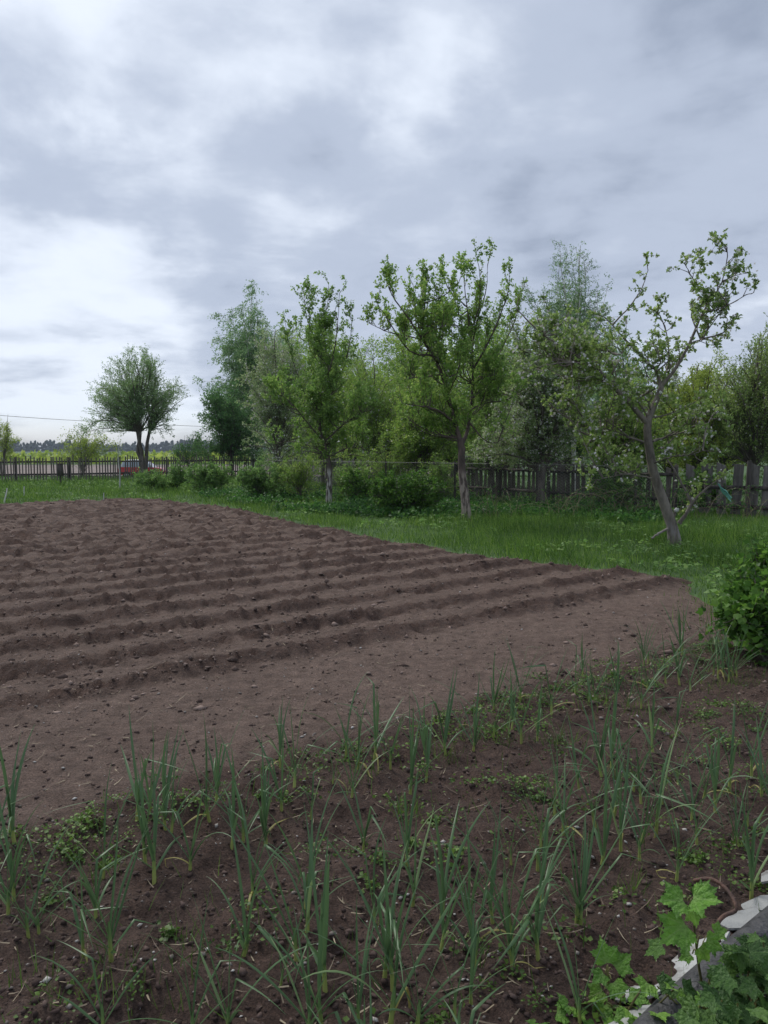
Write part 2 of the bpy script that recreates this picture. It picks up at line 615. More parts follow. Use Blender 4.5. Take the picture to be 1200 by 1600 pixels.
M['dark_wood'] = rough_mat('dark_wood', (.03, .025, .023), (.085, .072, .065), 14, (1, 1, .12), bump=.5, bscale=50)
M['grey_wood'] = rough_mat('grey_wood', (.07, .058, .05), (.18, .155, .135), 14, (1, 1, .12), bump=.5, bscale=50)
M['pale_wood'] = rough_mat('pale_wood', (.17, .155, .14), (.34, .32, .29), 14, (1, 1, .12), bump=.4, bscale=50)
M['wire'] = rough_mat('galvanised_wire', (.24, .225, .21), (.42, .4, .385), 30, bump=0, rough=.55)
M['rust'] = rough_mat('rusty_iron', (.035, .02, .015), (.10, .05, .033), 25, bump=.4, bscale=90, rough=.75)
M['dark_iron'] = rough_mat('dark_iron', (.02, .017, .016), (.06, .045, .038), 25, bump=.4, bscale=90, rough=.7)
M['slate'] = rough_mat('slate_sheet', (.13, .12, .105), (.36, .365, .355), 9, bump=.5, bscale=60, rough=.8, lo=.34, hi=.52)
M['beam'] = rough_mat('weathered_beam', (.022, .022, .024), (.095, .093, .095), 22, (1, 1, 1), bump=.8, bscale=60, rough=.7)
M['shoot_stem'] = rough_mat('shoot_stem', (.1, .08, .035), (.2, .2, .06), 12, bump=0, rough=.6)
M['car_red'] = rough_mat('car_paint', (.42, .02, .02), (.46, .03, .025), 2, bump=0, rough=.25)
M['car_white'] = rough_mat('pale_paint', (.62, .64, .67), (.68, .7, .72), 2, bump=0, rough=.3)  # sky reflections on the red car's cabin, put in as a pale colour
M['rubber'] = rough_mat('rubber', (.015, .015, .015), (.03, .03, .03), 10, bump=0)
M['hub'] = rough_mat('hub_cap', (.4, .4, .4), (.5, .5, .5), 10, bump=0, rough=.35)
M['glass'] = rough_mat('car_glass', (.3, .34, .39), (.34, .38, .43), 2, bump=0, rough=.03)  # pale base colour stands in for the sky reflected in the windows
M['lamp_glass'] = rough_mat('lamp_glass', (.6, .6, .58), (.7, .7, .68), 2, bump=0, rough=.1)
M['cloth'] = rough_mat('green_cloth', (.1, .3, .24), (.17, .42, .34), 12, bump=.4, bscale=40, rough=.6)
M['forest'] = leaf_mat('far_forest', (.012, .028, .02), (.02, .042, .028), (.035, .06, .035), .1, .8)
M['white_paint'] = rough_mat('white_stake', (.4, .4, .38), (.6, .6, .57), 12, bump=.2)


# stem of garlic: yellow-white at the soil turning green upwards
def garlic_stem_mat():
    m, N, L, b = new_mat('garlic_stem')
    tc = N.new('ShaderNodeTexCoord')
    sx = N.new('ShaderNodeSeparateXYZ')
    L.new(tc.outputs['Generated'], sx.inputs[0])
    r = ramp_node(N, [(0, (.36, .36, .12)), (.45, (.3, .36, .09)), (.8, (.13, .22, .07))])
    L.new(sx.outputs[2], r.inputs[0])
    L.new(r.outputs[0], b.inputs['Base Color'])
    b.inputs['Roughness'].default_value = .5
    return m


M['garlic_stem'] = garlic_stem_mat()

# ------------------------------------------------------------------ ground
ROW = R(38)


def uv_row(x, y):
    return x * math.cos(ROW) + y * math.sin(ROW), -x * math.sin(ROW) + y * math.cos(ROW)


def land_z(y):
    return -.65 * sstep(45, 62, np.asarray(y, dtype=float))


def build_ground():
    ys = np.concatenate([np.linspace(-30, 42, 10), np.linspace(44, 64, 12), [80, 120, 200, 400, 800, 1600, 3000, 6000]])
    xs = np.array([-6000, -2500, -900, -300, -120, -60, -30, -15, 0, 15, 30, 60, 120, 300, 900, 2500, 6000], dtype=float)
    X, Y = np.meshgrid(xs, ys, indexing='ij')
    V = np.stack([X, Y, land_z(Y) - .03], -1).reshape(-1, 3)
    n = len(ys)
    i, j = np.meshgrid(np.arange(len(xs) - 1), np.arange(n - 1), indexing='ij')
    F = np.stack([i * n + j, (i + 1) * n + j, (i + 1) * n + j + 1, i * n + j + 1], -1).reshape(-1, 4)
    tag(mobj('ground', V, F, M['ground'], smooth=True), 'green meadow ground under the garden and fields', 'ground', kind='structure')
    # bare field beyond the fence
    q = [(-140, 60), (6, 60), (14, 118), (-230, 118)]
    V = np.array([(a, b, -.65 - .03 + .006) for a, b in q])
    tag(mobj('far_field', V, np.array([[0, 1, 2, 3]]), M['far_soil']), 'pale brown bare field beyond the picket fence', 'field', kind='structure')


build_ground()

edge_px = [(-420, 800), (-200, 792), (0, 787), (120, 782), (230, 780), (330, 788), (420, 804), (500, 821), (600, 839), (700, 857), (800, 871),
           (900, 883), (1000, 892), (1070, 901), (1112, 917), (1132, 948), (1155, 1000), (1300, 1035)]
SOIL_POLY = np.array([on_ground(*p)[:2] for p in edge_px] + [(6.5, 4.5), (6.5, -2.5), (-9, -2.5), (-22, 9)])


def poly_sd(x, y, P):
    """signed distance, positive inside"""
    d = np.full(x.shape, 1e9)
    ins = np.zeros(x.shape, dtype=bool)
    for i in range(len(P)):
        a, b = P[i], P[(i + 1) % len(P)]
        e = b - a
        wx, wy = x - a[0], y - a[1]
        t = np.clip((wx * e[0] + wy * e[1]) / (e @ e), 0, 1)
        d = np.minimum(d, np.hypot(wx - t * e[0], wy - t * e[1]))
        c = (a[1] > y) != (b[1] > y)
        xi = a[0] + (y - a[1]) * e[0] / (e[1] if abs(e[1]) > 1e-9 else 1e-9)
        ins ^= c & (x < xi)
    return np.where(ins, d, -d)


def soil_parts(x, y):
    u, v = uv_row(x, y)
    wob = .09 * fbm(u, v, .45, 3, 3)
    vv = v + wob
    fur = sstep(4.75, 5.2, vv)
    far = sstep(7.5, 13, vv)
    s = np.mod(vv - 4.9, .74) / .74
    prof = sstep(0, .24, s) * (1 - sstep(.34, 1.0, s))
    amp = .046 * (1 - .55 * far) * (.8 + 1.3 * fbm(u, v, .8, 2, 21))
    h = fur * amp * prof
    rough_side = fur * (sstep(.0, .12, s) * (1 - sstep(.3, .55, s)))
    # clods
    c1 = fbm(u, v, 5.5, 4, 31, .55)
    c2 = fbm(u, v, 16, 3, 51, .55)
    lumps = np.maximum(c1, 0) ** 1.3
    c3 = fbm(u, v, 42, 2, 61, .6)
    h = h + fur * (.025 + .03 * far + .05 * rough_side) * c1 + (fur * (.02 + .035 * rough_side + .03 * far)) * c2 + far * .045 * lumps + (.005 + .008 * rough_side) * c3
    bed = 1 - sstep(3.3, 3.55, vv)
    h = h + (1 - fur) * (1 - bed) * (.022 * c1 + .012 * c2 + .02 * np.maximum(fbm(u, v, 2.2, 3, 71), 0))
    rows = .045 * np.exp(-((vv - 3.1) / .2) ** 2) + .035 * np.exp(-((vv - 2.2) / .22) ** 2) + .03 * np.exp(-((vv - 1.45) / .2) ** 2)
    h = h + bed * (rows + .045 * c1 + .018 * c2 + .03 * lumps)
    dry = .66 + .15 * (1 - fur) * (1 - bed) - .5 * bed - .1 * far - .75 * rough_side + .12 * c2  # also toned darker along the steep near side of each furrow
    return h, dry


def soil_z(x, y):
    x, y = np.atleast_1d(np.asarray(x, float)), np.atleast_1d(np.asarray(y, float))
    sd = poly_sd(x, y, SOIL_POLY) + .35 * fbm(x, y, 1.1, 3, 91)
    h, _ = soil_parts(x, y)
    k = sstep(-.25, .5, sd)
    return np.maximum(.014 + h, -.012) * k - .075 * (1 - k)


def build_soil():
    na, nr = 470, 560
    ang = np.linspace(R(-52), R(52), na)
    rad = np.exp(np.linspace(math.log(1.35), math.log(34), nr))
    A, Q = np.meshgrid(ang, rad, indexing='ij')
    X, Y = np.sin(A) * Q, np.cos(A) * Q - .6
    x, y = X.ravel(), Y.ravel()
    sd = poly_sd(x, y, SOIL_POLY)
    z = soil_z(x, y)
    _, dry = soil_parts(x, y)
    i, j = np.meshgrid(np.arange(na - 1), np.arange(nr - 1), indexing='ij')
    F = np.stack([i * nr + j, (i + 1) * nr + j, (i + 1) * nr + j + 1, i * nr + j + 1], -1).reshape(-1, 4)
    keep = (sd[F] > -.6).any(1)
    F = F[keep]
    used = np.unique(F)
    remap = np.full(len(x), -1)
    remap[used] = np.arange(len(used))
    V = np.stack([x, y, z], -1)[used]
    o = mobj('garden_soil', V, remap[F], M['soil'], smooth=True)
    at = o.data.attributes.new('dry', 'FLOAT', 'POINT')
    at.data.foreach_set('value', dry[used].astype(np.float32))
    tag(o, 'brown tilled soil with shallow furrows filling the plot', 'soil', kind='structure')


build_soil()


def in_soil(n, ymin, ymax, half=.75, margin=.25):
    """random points on the soil, denser towards the near end"""
    out = []
    while sum(map(len, out)) < n:
        r = np.exp(RNG.uniform(math.log(ymin), math.log(ymax), n))
        x = r * RNG.uniform(-half, half, n)
        m = poly_sd(x, r, SOIL_POLY) > margin
        out.append(np.stack([x[m], r[m]], -1))
    return np.vstack(out)[:n]


def ico():
    t = (1 + 5 ** .5) / 2
    V = unit(np.array([(-1, t, 0), (1, t, 0), (-1, -t, 0), (1, -t, 0), (0, -1, t), (0, 1, t), (0, -1, -t), (0, 1, -t), (t, 0, -1), (t, 0, 1), (-t, 0, -1), (-t, 0, 1)], float))
    F = np.array([(0, 11, 5), (0, 5, 1), (0, 1, 7), (0, 7, 10), (0, 10, 11), (1, 5, 9), (5, 11, 4), (11, 10, 2), (10, 7, 6), (7, 1, 8), (3, 9, 4), (3, 4, 2), (3, 2, 6), (3, 6, 8), (3, 8, 9), (4, 9, 5), (2, 4, 11), (6, 2, 10), (8, 6, 7), (9, 8, 1)])
    return V, F


def build_soil_litter():
    tv = np.array([(1, 0, 0), (-1, 0, 0), (0, 1, 0), (0, -1, 0), (0, 0, 1), (0, 0, -1)], float)
    tf = np.array([(0, 2, 4), (2, 1, 4), (1, 3, 4), (3, 0, 4), (2, 0, 5), (1, 2, 5), (3, 1, 5), (0, 3, 5)])
    p = in_soil(32000, 1.9, 27)
    u, v = uv_row(p[:, 0], p[:, 1])
    s = np.mod(v + .09 * fbm(u, v, .45, 3, 3) - 4.9, .74) / .74
    keep = ((v > 4.8) & (s < .5)) | ((v > 4.8) & (RNG.random(len(p)) < .4)) | ((v < 3.4) & (RNG.random(len(p)) < .9)) | (RNG.random(len(p)) < .5)
    p = p[keep]
    n = len(p)
    far = np.clip(p[:, 1] / 14, .5, 1.4)
    size = RNG.gamma(1.05, .0062, n) * (.45 + .9 * far) + .002
    size = np.minimum(size, .042)
    z = soil_z(p[:, 0], p[:, 1])
    size = np.where(p[:, 1] < 4.5, np.minimum(size, .012), size)
    iv, itf = ico()
    pr = []
    for mk, (cv_, cf_) in ((p[:, 1] < 4.5, (iv, itf)), (p[:, 1] >= 4.5, (tv, tf))):
        idx = np.where(mk)[0]
        if cv_ is iv:
            idx = idx[RNG.random(len(idx)) < .42]
        m_, kv = len(idx), len(cv_)
        q = cv_[None] * (1 + RNG.uniform(-.5, .5, (m_, kv, 1))) * size[idx][:, None, None] * RNG.uniform(.55, 1.35, (m_, 1, 3)) * np.array([1, 1, .7])
        an = RNG.uniform(0, 6.28, m_)[:, None]
        qx = q[..., 0] * np.cos(an) - q[..., 1] * np.sin(an)
        qy = q[..., 0] * np.sin(an) + q[..., 1] * np.cos(an)
        q = np.stack([qx, qy, q[..., 2]], -1) + np.stack([p[idx, 0], p[idx, 1], z[idx] + size[idx] * .15], -1)[:, None]
        pr.append((q.reshape(-1, 3), (cf_[None] + (np.arange(m_) * kv)[:, None, None]).reshape(-1, 3)))
    tag(mobj('bed_crumbs', pr[0][0], pr[0][1], M['clod_damp']), 'damp dark soil crumbs strewn between the garlic plants', 'soil crumbs', kind='stuff')
    V, F = pr[1]
    tag(mobj('soil_clods', V, F, M['clod']), 'loose brown clods and crumbs strewn over the tilled soil', 'soil clods', kind='stuff')
    # pale flakes and pebbles
    p = in_soil(2600, 1.9, 17)
    n = len(p)
    z = soil_z(p[:, 0], p[:, 1])
    size = RNG.gamma(1.5, .0026, n) + .0022
    V, F = stamp(tv * np.array([1, .8, .4]), tf, np.stack([p[:, 0], p[:, 1], z + size * .3], -1), unit(RNG.normal(size=(n, 3)) * [1, 1, .25]), unit(RNG.normal(size=(n, 3)) * .3 + [0, 0, 1]), size)
    tag(mobj('pebbles', V, F, M['pale_bit']), 'small pale pebbles and flakes lying on the soil', 'pebbles', kind='stuff')
    # straw and root bits
    p = in_soil(2600, 1.9, 18)
    n = len(p)
    z = soil_z(p[:, 0], p[:, 1])
    ax = unit(RNG.normal(size=(n, 3)) * [1, 1, .15])
    L = RNG.gamma(2.5, .018, n) + .01
    V, F = stamp(BLADE[0], BLADE[1], np.stack([p[:, 0], p[:, 1], z + .006], -1), ax, np.tile([0, 0, 1.0], (n, 1)) + RNG.normal(size=(n, 3)) * .3, L, RNG.uniform(.002, .006, n))
    tag(mobj('plant_litter', V, F, M['straw']), 'dry straw and root bits lying on the soil', 'plant litter', kind='stuff')


build_soil_litter()

# ------------------------------------------------------------------ fences


def board(w, t, h, top='flat', lean=0.0):
    """upright board with its foot at z=0, width along x"""
    hw = w / 2
    if top == 'point':
        prof = [(-hw, 0), (hw, 0), (hw, h - w * .55), (0, h), (-hw, h - w * .55)]
    elif top == 'slant':
        prof = [(-hw, 0), (hw, 0), (hw, h), (-hw, h - w * .4)]
    else:
        prof = [(-hw, 0), (hw, 0), (hw * .97, h), (-hw, h - .01)]
    n = len(prof)
    V = [(a + lean * b, -t / 2, b) for a, b in prof] + [(a + lean * b, t / 2, b) for a, b in prof]
    return V, n


def board_mesh(name, w, t, h, mat, top='flat', lean=0.0):
    V, n = board(w, t, h, top, lean)
    faces = [tuple(range(n)), tuple(range(2 * n - 1, n - 1, -1))] + [(i + n, (i + 1) % n + n, (i + 1) % n, i) for i in range(n)]
    me = bpy.data.meshes.new(name)
    me.from_pydata(V, [], faces)
    me.materials.append(mat)
    return me


def picket_fence(name, label, p0, p1, spacing, w, h, mat, post_mat, post_every, rails, tops, hvar=.08, skip=0.0, z0=0.0, post_h=None, post_r=.06):
    p0, p1 = np.asarray(p0)[:2], np.asarray(p1)[:2]
    d = p1 - p0
    L = float(np.hypot(*d))
    rz = math.atan2(d[1], d[0])
    root = thing(name, label, 'fence', (p0[0], p0[1], z0), rz)
    protos = [board_mesh('picket', w * random.uniform(.8, 1.15), .022, h * random.uniform(1 - hvar, 1 + hvar), mat, random.choice(tops), random.uniform(-.02, .02)) for _ in range(9)]
    x = .05
    while x < L:
        if random.random() > skip:
            o = bpy.data.objects.new('picket', random.choice(protos))
            o.location = (x, -.035, -.03 + random.uniform(-.04, .04))
            o.rotation_euler = (random.uniform(-.02, .02), random.gauss(0, .018), random.uniform(-.05, .05))
            put(o, root)
        x += spacing * random.uniform(.86, 1.16)
    for zr, hr in rails:
        x = 0
        while x < L - .1:
            seg = min(post_every, L - x)
            V, F = box(x + seg / 2, 0, zr, seg - .01, .04, hr)
            V[:, 2] += (V[:, 0] - x - seg / 2) * random.uniform(-.012, .012)
            mobj('rail', V, F, post_mat, root)
            x += seg
    x = 0
    ph = post_h or h * .98
    while x < L + .1:
        n = 7
        P = np.array([[(x + random.uniform(-.01, .01), .09, z) for z in np.linspace(-.15, ph * random.uniform(.92, 1.05), 5)]])
        V, F = tubes(P, np.full((1, 5), post_r) * np.array([1.08, 1, 1, .97, .92]), n)
        c = len(V)
        V = np.vstack([V, P[0, -1:]])
        cap = np.array([(c - n + i, c - n + (i + 1) % n, c, c) for i in range(n)])
        me = bpy.data.meshes.new('post')
        me.from_pydata([tuple(q) for q in V], [], [tuple(f) for f in F] + [tuple(f[:3]) for f in cap])
        me.materials.append(post_mat)
        put(bpy.data.objects.new('post', me), root)
        x += post_every
    return root


pA = on_ground(-160, 755)
pB = on_ground(425, 744)
picket_fence('picket_fence', 'dark weathered picket fence of thin uneven slats along the far meadow', pA, pB, .135, .065, 1.24, M['grey_wood'], M['dark_wood'], 2.6,
             [(.98, .08), (.32, .09)], ['flat', 'slant', 'point', 'flat'], .1, .06)
qR = on_ground(1330, 812)
qM = on_ground(1060, 799)
qL = on_ground(560, 762)
picket_fence('picket_fence', 'grey wide-board fence behind the forked apple tree', qR, qM, .36, .25, 1.30, M['old_wood'], M['dark_wood'], 2.2,
             [(.66, .1), (.2, .11)], ['flat', 'flat', 'slant'], .04, 0.0)
picket_fence('picket_fence', 'dark board fence standing behind the chain-link mesh', qM + [-.05, .05, 0], qL, .2, .13, 1.26, M['grey_wood'], M['dark_wood'], 2.2,
             [(.95, .09), (.3, .09)], ['flat', 'slant'], .06, .05)
picket_fence('picket_fence', 'pale grey slat fence behind the currant bushes and birch', qL + [-.05, .05, 0], pB + [.1, 0, 0], .16, .1, 1.2, M['pale_wood'], M['old_wood'], 2.4,
             [(.92, .08), (.3, .08)], ['flat', 'slant', 'point'], .06, .05)


def chain_link(p0, p1, h=1.2):
    p0, p1 = np.asarray(p0)[:2], np.asarray(p1)[:2]
    d = p1 - p0
    L = float(np.hypot(*d))
    root = thing('chain_link_fence', 'rusted chain-link mesh fence under the fruit trees', 'fence', (p0[0], p0[1], 0), math.atan2(d[1], d[0]))
    cell = .075
    nw = int(L / cell)
    nz = int(h / (cell / 2)) + 1
    z = np.arange(nz) * cell / 2 + .02
    k = np.arange(nz) % 2
    xs = np.arange(nw)[:, None] * cell + (k[None] * cell) * np.where(np.arange(nw)[:, None] % 1 == 0, 1, 1)
    sag = .02 * np.sin(np.arange(nw)[:, None] * .21) + .01 * RNG.normal(size=(nw, 1))
    P = np.stack([xs + 0 * z, np.where(k[None] == 0, -.004, .004) + .03 * np.sin(xs * .9), z[None] + sag + 0 * xs], -1)
    V, F = tubes(P, np.full(P.shape[:2], .0036), 3)
    mobj('wire_mesh', V, F, M['wire'], root)
    for x in np.arange(0, L + .1, 2.8):
        P = np.array([[(x, .05, a) for a in (-.2, .5, h + .06)]])
        V, F = tubes(P, np.array([[.032, .03, .028]]), 8)
        mobj('post', V, F, M['dark_iron'], root, True)
    P = np.array([[(x, .012, h + .015) for x in np.linspace(0, L, 12)]])
    V, F = tubes(P, np.full((1, 12), .004), 4)
    mobj('top_wire', V, F, M['wire'], root)


chain_link(on_ground(430, 771), on_ground(1020, 808))

# ------------------------------------------------------------------ trees


DENS = 1.0


def branch_off(limbs, per_m, len_rng, up, spread, t_rng=(.3, 1.0), n=5, out=None, curve=.25, wind=0.0, droop=0.0, rs=RNG, lmul=None):
    """side branches from limbs (list of (m,3)); returns (T,n,3)"""
    starts, dirs, lens = [], [], []
    for li, Lb in enumerate(limbs):
        seg = np.linalg.norm(np.diff(Lb, axis=0), axis=1)
        tot = seg.sum()
        k = rs.poisson(max(DENS * per_m * tot * (t_rng[1] - t_rng[0]), .01)) + (1 if per_m > 0 else 0)
        t = rs.uniform(t_rng[0], t_rng[1], k)
        t[0] = t_rng[1]
        f = t * (len(Lb) - 1)
        i = np.minimum(f.astype(int), len(Lb) - 2)
        fr = (f - i)[:, None]
        starts.append(Lb[i] * (1 - fr) + Lb[i + 1] * fr)
        td = unit(Lb[i + 1] - Lb[i])
        rnd = unit(rs.normal(size=(k, 3)))
        rnd = unit(rnd - td * (rnd * td).sum(1, keepdims=True))
        dd = td * (1 - spread) + rnd * spread
        dirs.append(dd)
        ll = rs.uniform(*len_rng, k) * (1.1 - .4 * t)
        if lmul is not None:
            ll = ll * lmul[li]
        lens.append(ll)
    S, D, Ln = np.vstack(starts), np.vstack(dirs), np.concatenate(lens)
    if out is not None:
        D = D + unit(S - out) * .6
    D = unit(D + np.array([wind, 0, up]))
    T = len(S)
    P = np.empty((T, n, 3))
    P[:, 0] = S
    d = D.copy()
    step = (Ln / (n - 1))[:, None]
    for i in range(1, n):
        d = unit(d + rs.normal(size=(T, 3)) * curve + np.array([wind * .4, 0, up * .25 - droop]))
        P[:, i] = P[:, i - 1] + d * step
    return P


def leaves_on(P, nodes, per, size, tmpl, spread=.9, droop=0.0, t0=.15, jit=.03, upn=.6, rs=RNG):
    T, n, _ = P.shape
    t = (np.arange(nodes) + 1) / nodes * (1 - t0) + t0
    t = np.tile(t, (T, 1)) + rs.uniform(-.5, .5, (T, nodes)) / nodes * (1 - t0) * .8
    t = np.clip(t, 0, 1)
    f = t * (n - 1)
    i = np.minimum(f.astype(int), n - 2)
    fr = (f - i)[..., None]
    r = np.arange(T)[:, None]
    pos = P[r, i] * (1 - fr) + P[r, i + 1] * fr
    td = unit(P[r, i + 1] - P[r, i])
    pos = np.repeat(pos.reshape(-1, 3), per, 0)
    td = np.repeat(td.reshape(-1, 3), per, 0)
    N = len(pos)
    keep = rs.random(N) < .9
    pos, td = pos[keep], td[keep]
    N = len(pos)
    ax = unit(td * (1 - spread * .6) + unit(rs.normal(size=(N, 3))) * spread + np.array([0, 0, -droop]))
    nr = unit(rs.normal(size=(N, 3)) + np.array([0, 0, upn]))
    sz = size * rs.uniform(.6, 1.25, N)
    pos = pos + rs.normal(size=(N, 3)) * jit
    return stamp(tmpl[0], tmpl[1], pos, ax, nr, sz)


def taper(T, n, r0, r1):
    return np.linspace(r0, r1, n)[None] * np.ones((T, 1))


def ell_points(ells, k, rs=RNG, power=.5):
    """ells: (cx,cy,cz,rx,ry,rz); shell-biased points in their union"""
    vol = np.array([e[3] * e[4] * e[5] for e in ells])
    c = rs.choice(len(ells), k, p=vol / vol.sum())
    E = np.array(ells)[c]
    d = unit(rs.normal(size=(k, 3)))
    r = rs.random(k)[:, None] ** power
    return E[:, :3] + d * r * E[:, 3:6]


def woody(root, bark, big, fine):
    """trunk, limbs and twigs as one wooden part: bark on the thick wood, twig bark on the thin"""
    V, F = join(big + fine)
    nb = sum(len(f) for _, f in big)
    o = mobj('trunk', V, F, bark, root, True)
    o.data.materials.append(M['twig'])
    idx = np.ones(len(F), dtype=np.int32)
    idx[:nb] = 0
    o.data.polygons.foreach_set('material_index', idx)
    return o


def hand_tree(name, label, base, limbs_px, depth, bark, leafm, b1, b2, leaf, blossoms=0, group=None, fill=(), nfill=0):
    """limbs_px: list of (points (px,py,dy), r0, r1, leafy) traced on the photograph, each at its own depth"""
    root = thing(name, label, 'tree', base, 0, group)
    pols, leafy, rr = [], [], []
    n = 14
    for pts, r0, r1, lf in limbs_px:
        W3 = np.array([at_depth(px, py, depth + dy) for px, py, dy in pts]) - base
        Lb = resample(W3, n + 2)[:n] if lf else resample(W3, n)
        Lb[1:-1] += RNG.normal(size=(n - 2, 3)) * min(r0, .02) * .22
        pols.append(Lb)
        rr.append(np.linspace(r0, r1, n) * (.72 if r0 > .1 else .66))
        if lf:
            leafy.append((Lb, lf))
    P, Rd = np.array(pols), np.array(rr)
    Rd[0, 0] *= 1.3
    Rd[0, 1] *= 1.1
    P[0, 0, 2] = -.12
    wood = tubes(P, Rd, 9)
    wood = (wood[0] + RNG.normal(size=wood[0].shape) * .003, wood[1])
    if nfill:
        # more crown limbs between the traced ones, each springing from the nearest wood below it
        s_ = depth / F_PX
        el = [(*(at_depth(a, b_, depth) - base), rx * s_, (rx + rz) * .45 * s_, rz * s_) for a, b_, rx, rz in fill]
        nodes = P[:, 3:].reshape(-1, 3)
        ex = []
        for t_ in ell_points(el, nfill, power=.6):
            dz = nodes[:, 2] - t_[2]
            c_ = np.linalg.norm(nodes - t_, axis=1) + np.maximum(dz + .25, 0) * 3
            n0 = nodes[int(np.argmin(c_))]
            mid = n0 * .5 + t_ * .5 + RNG.normal(size=3) * .08 + [0, 0, -.05]
            ex.append(resample(np.array([n0, mid, t_]), n))
            leafy.append((ex[-1], .7))
        ex = np.array(ex)
        we = tubes(ex, taper(len(ex), n, .016, .006), 5)
        wood = join([wood, we])
    limbs = [l for l, _ in leafy]
    lm = [f for _, f in leafy]
    B1 = branch_off(limbs, lmul=lm, **b1)
    B2 = branch_off(list(B1), **b2)
    woody(root, bark, [wood], [tubes(B1, taper(len(B1), B1.shape[1], .009, .003), 3), tubes(B2[:, [0, 2, 3]], taper(len(B2), 3, .004, .0016), 3)])
    parts = [leaves_on(B2, **leaf), leaves_on(B1, **leaf)]
    V, F = join(parts)
    mobj('crown', V, F, leafm, root)
    if blossoms:
        idx = RNG.integers(0, len(B2), blossoms)
        pos = B2[idx, RNG.integers(1, B2.shape[1], blossoms)] + RNG.normal(size=(blossoms, 3)) * .03
        V, F = stamp(FLOWER[0], FLOWER[1], pos, unit(RNG.normal(size=(blossoms, 3))), unit(RNG.normal(size=(blossoms, 3))), RNG.uniform(.025, .045, blossoms))
        mobj('blossom', V, F, M['blossom'], root)
    return root


DENS = 1.9
# --- cherry with the straight leader
base = on_ground(513, 788)
D0 = base[1]
hand_tree('cherry_tree', 'slender upright cherry tree with pale worn trunk foot beside a low bush', base, [
    ([(513, 788, 0), (515, 733, 0), (507, 697, 0), (498, 663, 0), (507, 630, 0), (508, 583, 0), (505, 533, 0), (506, 483, 0), (492, 433, 0)], .115, .012, 1),
    ([(498, 663, 0), (488, 640, .4), (470, 600, .8), (452, 540, 1.0), (440, 463, 1.0)], .05, .008, .8),
    ([(507, 600, 0), (520, 560, -.5), (528, 500, -.7), (531, 430, -.8)], .04, .006, .8),
    ([(506, 560, 0), (492, 530, .3), (478, 490, .4), (473, 437, .5)], .035, .006, .7),
    ([(508, 620, 0), (530, 590, .3), (546, 540, .5), (552, 470, .4)], .04, .006, .8),
    ([(507, 500, 0), (512, 470, .1), (514, 435, .1)], .02, .006, .6),
    ([(505, 690, 0), (480, 660, -.6), (455, 630, -1.2), (430, 610, -1.3)], .04, .008, 1.1),
    ([(507, 690, 0), (535, 665, -.4), (565, 645, -.9), (590, 640, -1)], .04, .008, 1.1),
    ([(510, 710, 0), (480, 695, .3), (450, 690, .8), (415, 700, 1)], .03, .006, 1.0),
    ([(512, 715, 0), (545, 700, .2), (575, 705, .3)], .03, .006, 1.0),
    ([(503, 650, 0), (500, 610, .8), (485, 570, 1.4)], .03, .006, 1.0),
], D0, M['bark_cherry'], M['cherry'],
    dict(per_m=2.7, len_rng=(.35, 1.0), up=.7, spread=.7, t_rng=(.15, 1), curve=.1), dict(per_m=4.2, len_rng=(.12, .42), up=.4, spread=.75, n=4),
    dict(nodes=6, per=3, size=.075, tmpl=LEAF, droop=.2, jit=.02), blossoms=200, nfill=46, fill=[(505, 540, 44, 80), (475, 640, 60, 56), (545, 640, 56, 56), (490, 700, 60, 26)])

